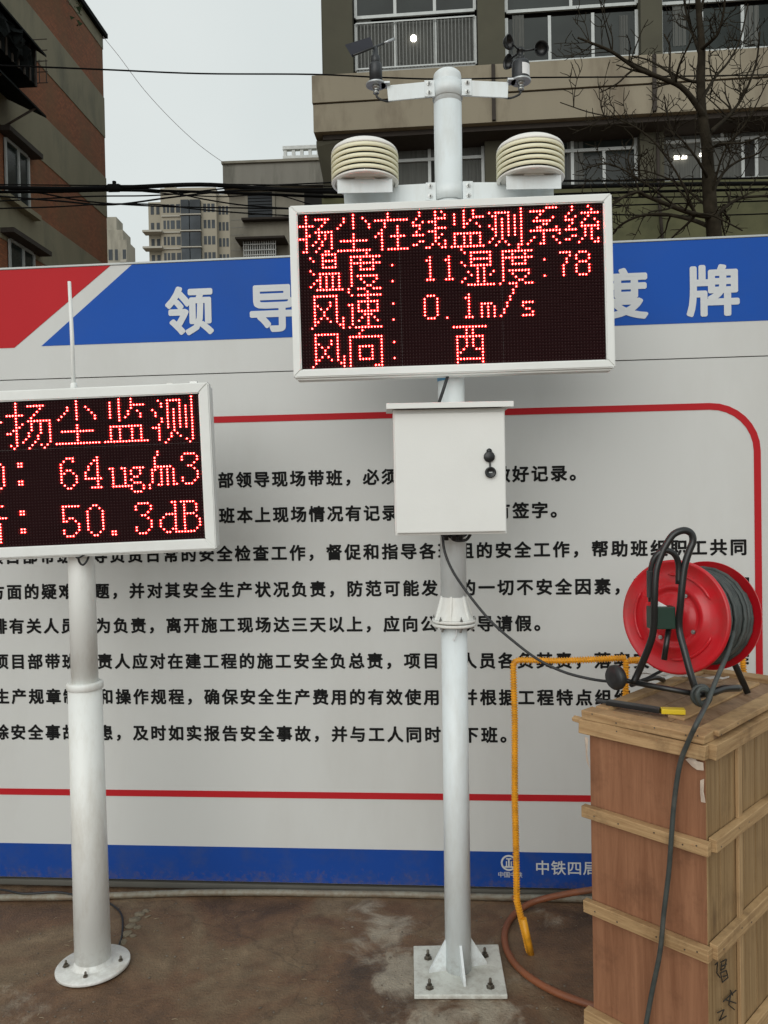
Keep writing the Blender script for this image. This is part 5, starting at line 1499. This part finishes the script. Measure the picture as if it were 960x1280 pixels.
# ------------------------------------------------------------------ overhead wires
def wire(pts, r, label, name='overhead_wire', m='wire', group='overhead wires', seg=6):
    b = B(); tube(b, spline([P(*p) for p in pts], 6), r, 5)
    return tag(obj(name, b, m), label, 'wire', group)
wire([(-60, 80, 13), (30, 83, 13), (130, 87, 13.5), (250, 92, 14), (390, 93, 14), (480, 97, 14), (560, 99, 14.2), (660, 97, 14.5), (800, 96, 15), (1000, 93, 15.5)], .014, 'single wire crossing high in front of the sky and the office band')
wire([(129, 46, 27.5), (150, 72, 27.5), (180, 112, 28), (215, 150, 29), (250, 182, 30), (286, 208, 31.5)], .009, 'thin pale wire sagging from the brick roof corner to the concrete parapet', m='wire_thin')
BW = [
 ([(-60, 233, 12), (60, 236, 12), (143, 235, 12), (250, 231, 12), (330, 236, 12), (420, 240, 12), (560, 238, 12), (780, 232, 12), (1000, 229, 12)], .034, 'thick main cable of the bundle running level above the board'),
 ([(-60, 240, 12.1), (60, 240, 12.1), (143, 238, 12.1), (250, 240, 12.1), (330, 243, 12.1), (420, 246, 12.1), (600, 246, 12.1), (800, 240, 12.1), (1000, 236, 12.1)], .022, 'second cable of the bundle just under the thick one'),
 ([(-60, 230, 11.9), (143, 232, 11.9), (284, 230.5, 11.9), (420, 233, 11.9)], .010, 'upper thin wire of the bundle meeting the parapet corner'),
 ([(-60, 241, 11.8), (20, 247, 11.8), (80, 252, 11.8), (140, 256, 11.8), (220, 246, 11.8), (300, 238, 11.8), (420, 236, 11.8)], .014, 'wire dipping low past the brick corner and rising to the parapet'),
 ([(-60, 262, 11.7), (60, 259, 11.7), (137, 255, 11.7), (200, 256, 11.7), (250, 262, 11.7), (330, 268, 11.7), (420, 272, 11.7)], .011, 'low wire hanging below the bundle towards the wide display'),
 ([(-60, 230, 12.2), (40, 240, 12.2), (110, 252, 12.2), (200, 258, 12.2), (300, 260, 12.2), (420, 262, 12.2)], .012, 'wire slanting down from the left through the bundle'),
 ([(150, 236, 12.3), (200, 238, 12.3), (260, 250, 12.3), (320, 258, 12.3), (420, 262, 12.3), (600, 262, 12.3), (800, 256, 12.3), (1000, 250, 12.3)], .012, 'wire leaving the bundle at the splice and dropping rightwards'),
 ([(143, 236, 12.4), (220, 243, 12.4), (280, 246, 12.4), (340, 243, 12.4), (390, 256, 12.4), (440, 268, 12.4)], .010, 'wire curling down past the dark window of the concrete block'),
 ([(-60, 255, 12.5), (100, 246, 12.5), (200, 244, 12.5), (300, 234, 12.5), (420, 228, 12.5)], .012, 'wire crossing the bundle upwards to the right'),
 ([(560, 252, 12.2), (700, 249, 12.2), (780, 247, 12.2), (900, 246, 12.2), (1000, 246, 12.2)], .012, 'upper of the two wires behind the lower branches of the tree'),
 ([(560, 262, 12.6), (760, 268, 12.6), (860, 270, 12.6), (1000, 266, 12.6)], .012, 'lower of the two wires behind the lower branches of the tree'),
 ([(640, 226, 12.8), (760, 226, 12.8), (860, 224, 12.8), (1000, 222, 12.8)], .018, 'dark wire crossing the lower office windows behind the tree')]
for p, r, lab in BW: wire(p, r, lab)
sp_ = P(143, 235, 11.95); b = B(); lathe(b, sp_ - XV * .13, XV, [(.03, 0), (.06, .04), (.06, .2), (.03, .26)], 10); tube(b, [sp_, sp_ + ZV * .1], .03, 6)
tag(obj('cable_splice', b, 'wire'), 'dark splice lump on the wire bundle beside the brick corner', 'cable joint')

# ------------------------------------------------------------------ bare tree
TD = 9.0
tg = P(900, 640, TD)
tr_ = thing('bare_tree', 'leafless dark tree with spreading branches in front of the office block', 'tree', Vector((tg.x, TD, 0)))
b = B()
trunk_px = [(905, 760), (900, 500), (893, 300), (888, 262), (885, 215), (883, 180), (877, 140), (876, 100), (877, 60), (874, 20), (870, -30), (866, -110), (862, -190)]
tp = [P(x, y, TD) for x, y in trunk_px]; tp[0].z = 0
trr = [.13, .11, .085, .078, .072, .060, .054, .048, .042, .034, .026, .016, .007]
tube(b, spline(tp, 4)[:], [trr[min(int(i / 4), 12)] + (trr[min(int(i / 4) + 1, 12)] - trr[min(int(i / 4), 12)]) * ((i % 4) / 4) for i in range(len(spline(tp, 4)))], 9)
obj('trunk', b, 'bark', tr_)
b = B(); twigs = []
def branch(pts, r0_, r1_, sub=2):
    s_ = spline(pts, 4); n_ = len(s_)
    tube(b, s_, [r0_ + (r1_ - r0_) * (i / (n_ - 1)) ** .7 for i in range(n_)], 5 if r0_ > .012 else 3, False)
    if sub <= 0: return
    L_ = sum((s_[i + 1] - s_[i]).length for i in range(n_ - 1)); cnt = max(3, int(L_ * (10 if sub == 2 else 9)))
    for k in range(cnt):
        f = random.uniform(.18, .98); i = int(f * (n_ - 1)); p = s_[i]; d = (s_[min(i + 1, n_ - 1)] - s_[max(i - 1, 0)]).normalized()
        side = Vector((random.gauss(0, 1), random.gauss(0, .8), random.gauss(.25, .8))); side = (side - d * side.dot(d)).normalized()
        dd = (d * random.uniform(.35, 1.0) + side * random.uniform(.6, 1.1)).normalized(); l = L_ * random.uniform(.16, .40) * (1.15 - f * .5)
        l = max(.12, min(l, 1.1)); q = [p]; cur = dd
        for _ in range(4):
            cur = (cur + Vector((random.gauss(0, .22), random.gauss(0, .2), random.gauss(.07, .20)))).normalized(); q.append(q[-1] + cur * (l / 4))
        rr1 = (r0_ + (r1_ - r0_) * f) * random.uniform(.4, .6); rr1 = max(rr1, .0058)
        branch(q, rr1, max(.0036, rr1 * .45), sub - 1)
limbs = [
 ([(870, 268, -.3), (845, 215, -.5), (812, 172, -.6), (775, 150, -.7), (735, 140, -.7), (700, 128, -.7)], .014, .005),
 ([(850, 262, -.4), (800, 225, -.7), (760, 205, -.8), (720, 215, -.8)], .014, .005),
 ([(888, 250, 0), (905, 190, -.3), (935, 150, -.4), (960, 100, -.5)], .016, .006),
 ([(882, 150, 0), (868, 128, -.1), (850, 108, -.2), (825, 97, -.3), (795, 85, -.4), (765, 65, -.5), (742, 55, -.6), (722, 47, -.6)], .045, .010),
 ([(880, 100, 0), (866, 102, .2), (840, 92, .4), (812, 76, .6), (790, 70, .8)], .024, .008),
 ([(888, 165, 0), (905, 150, .2), (915, 140, .3), (930, 118, .5), (945, 80, .6), (950, 40, .7)], .03, .010),
 ([(876, 62, 0), (888, 52, -.2), (898, 40, -.3), (905, 10, -.4), (908, -40, -.5)], .026, .010),
 ([(876, 70, 0), (866, 42, .3), (857, 12, .4), (850, -40, .5)], .024, .008),
 ([(889, 270, 0), (870, 268, -.3), (840, 258, -.5), (808, 245, -.6), (795, 240, -.7), (770, 252, -.8), (757, 268, -.8)], .036, .010),
 ([(890, 285, 0), (865, 275, .3), (830, 268, .5), (800, 270, .6), (775, 282, .7), (762, 298, .8)], .032, .010),
 ([(892, 270, 0), (905, 260, .2), (925, 248, .4), (955, 245, .6), (990, 240, .7)], .032, .010),
 ([(886, 225, 0), (872, 200, -.3), (855, 178, -.4), (838, 158, -.5), (830, 120, -.5)], .020, .006),
 ([(889, 245, 0), (905, 215, .3), (925, 200, .5), (950, 190, .6), (975, 160, .6)], .024, .008),
 ([(880, 120, 0), (895, 95, .3), (910, 78, .4), (925, 50, .5), (935, 5, .6)], .022, .008),
 ([(800, 245, -.6), (796, 230, -.6), (785, 200, -.6), (792, 175, -.6), (780, 160, -.6)], .014, .006),
 ([(874, 20, 0), (885, -20, .2), (900, -60, .3)], .022, .006), ([(870, -30, 0), (845, -70, .2), (830, -110, .3)], .022, .006),
 ([(884, 190, 0), (900, 180, -.3), (930, 178, -.4), (965, 165, -.5)], .020, .006),
 ([(888, 262, 0), (868, 245, .2), (845, 228, .3), (812, 215, .4), (790, 212, .4)], .020, .006)]
for pts, ra, rb_ in limbs: branch([P(x, y, TD + dz) for x, y, dz in pts], ra, rb_, 2)
obj('crown', b, 'bark', tr_)
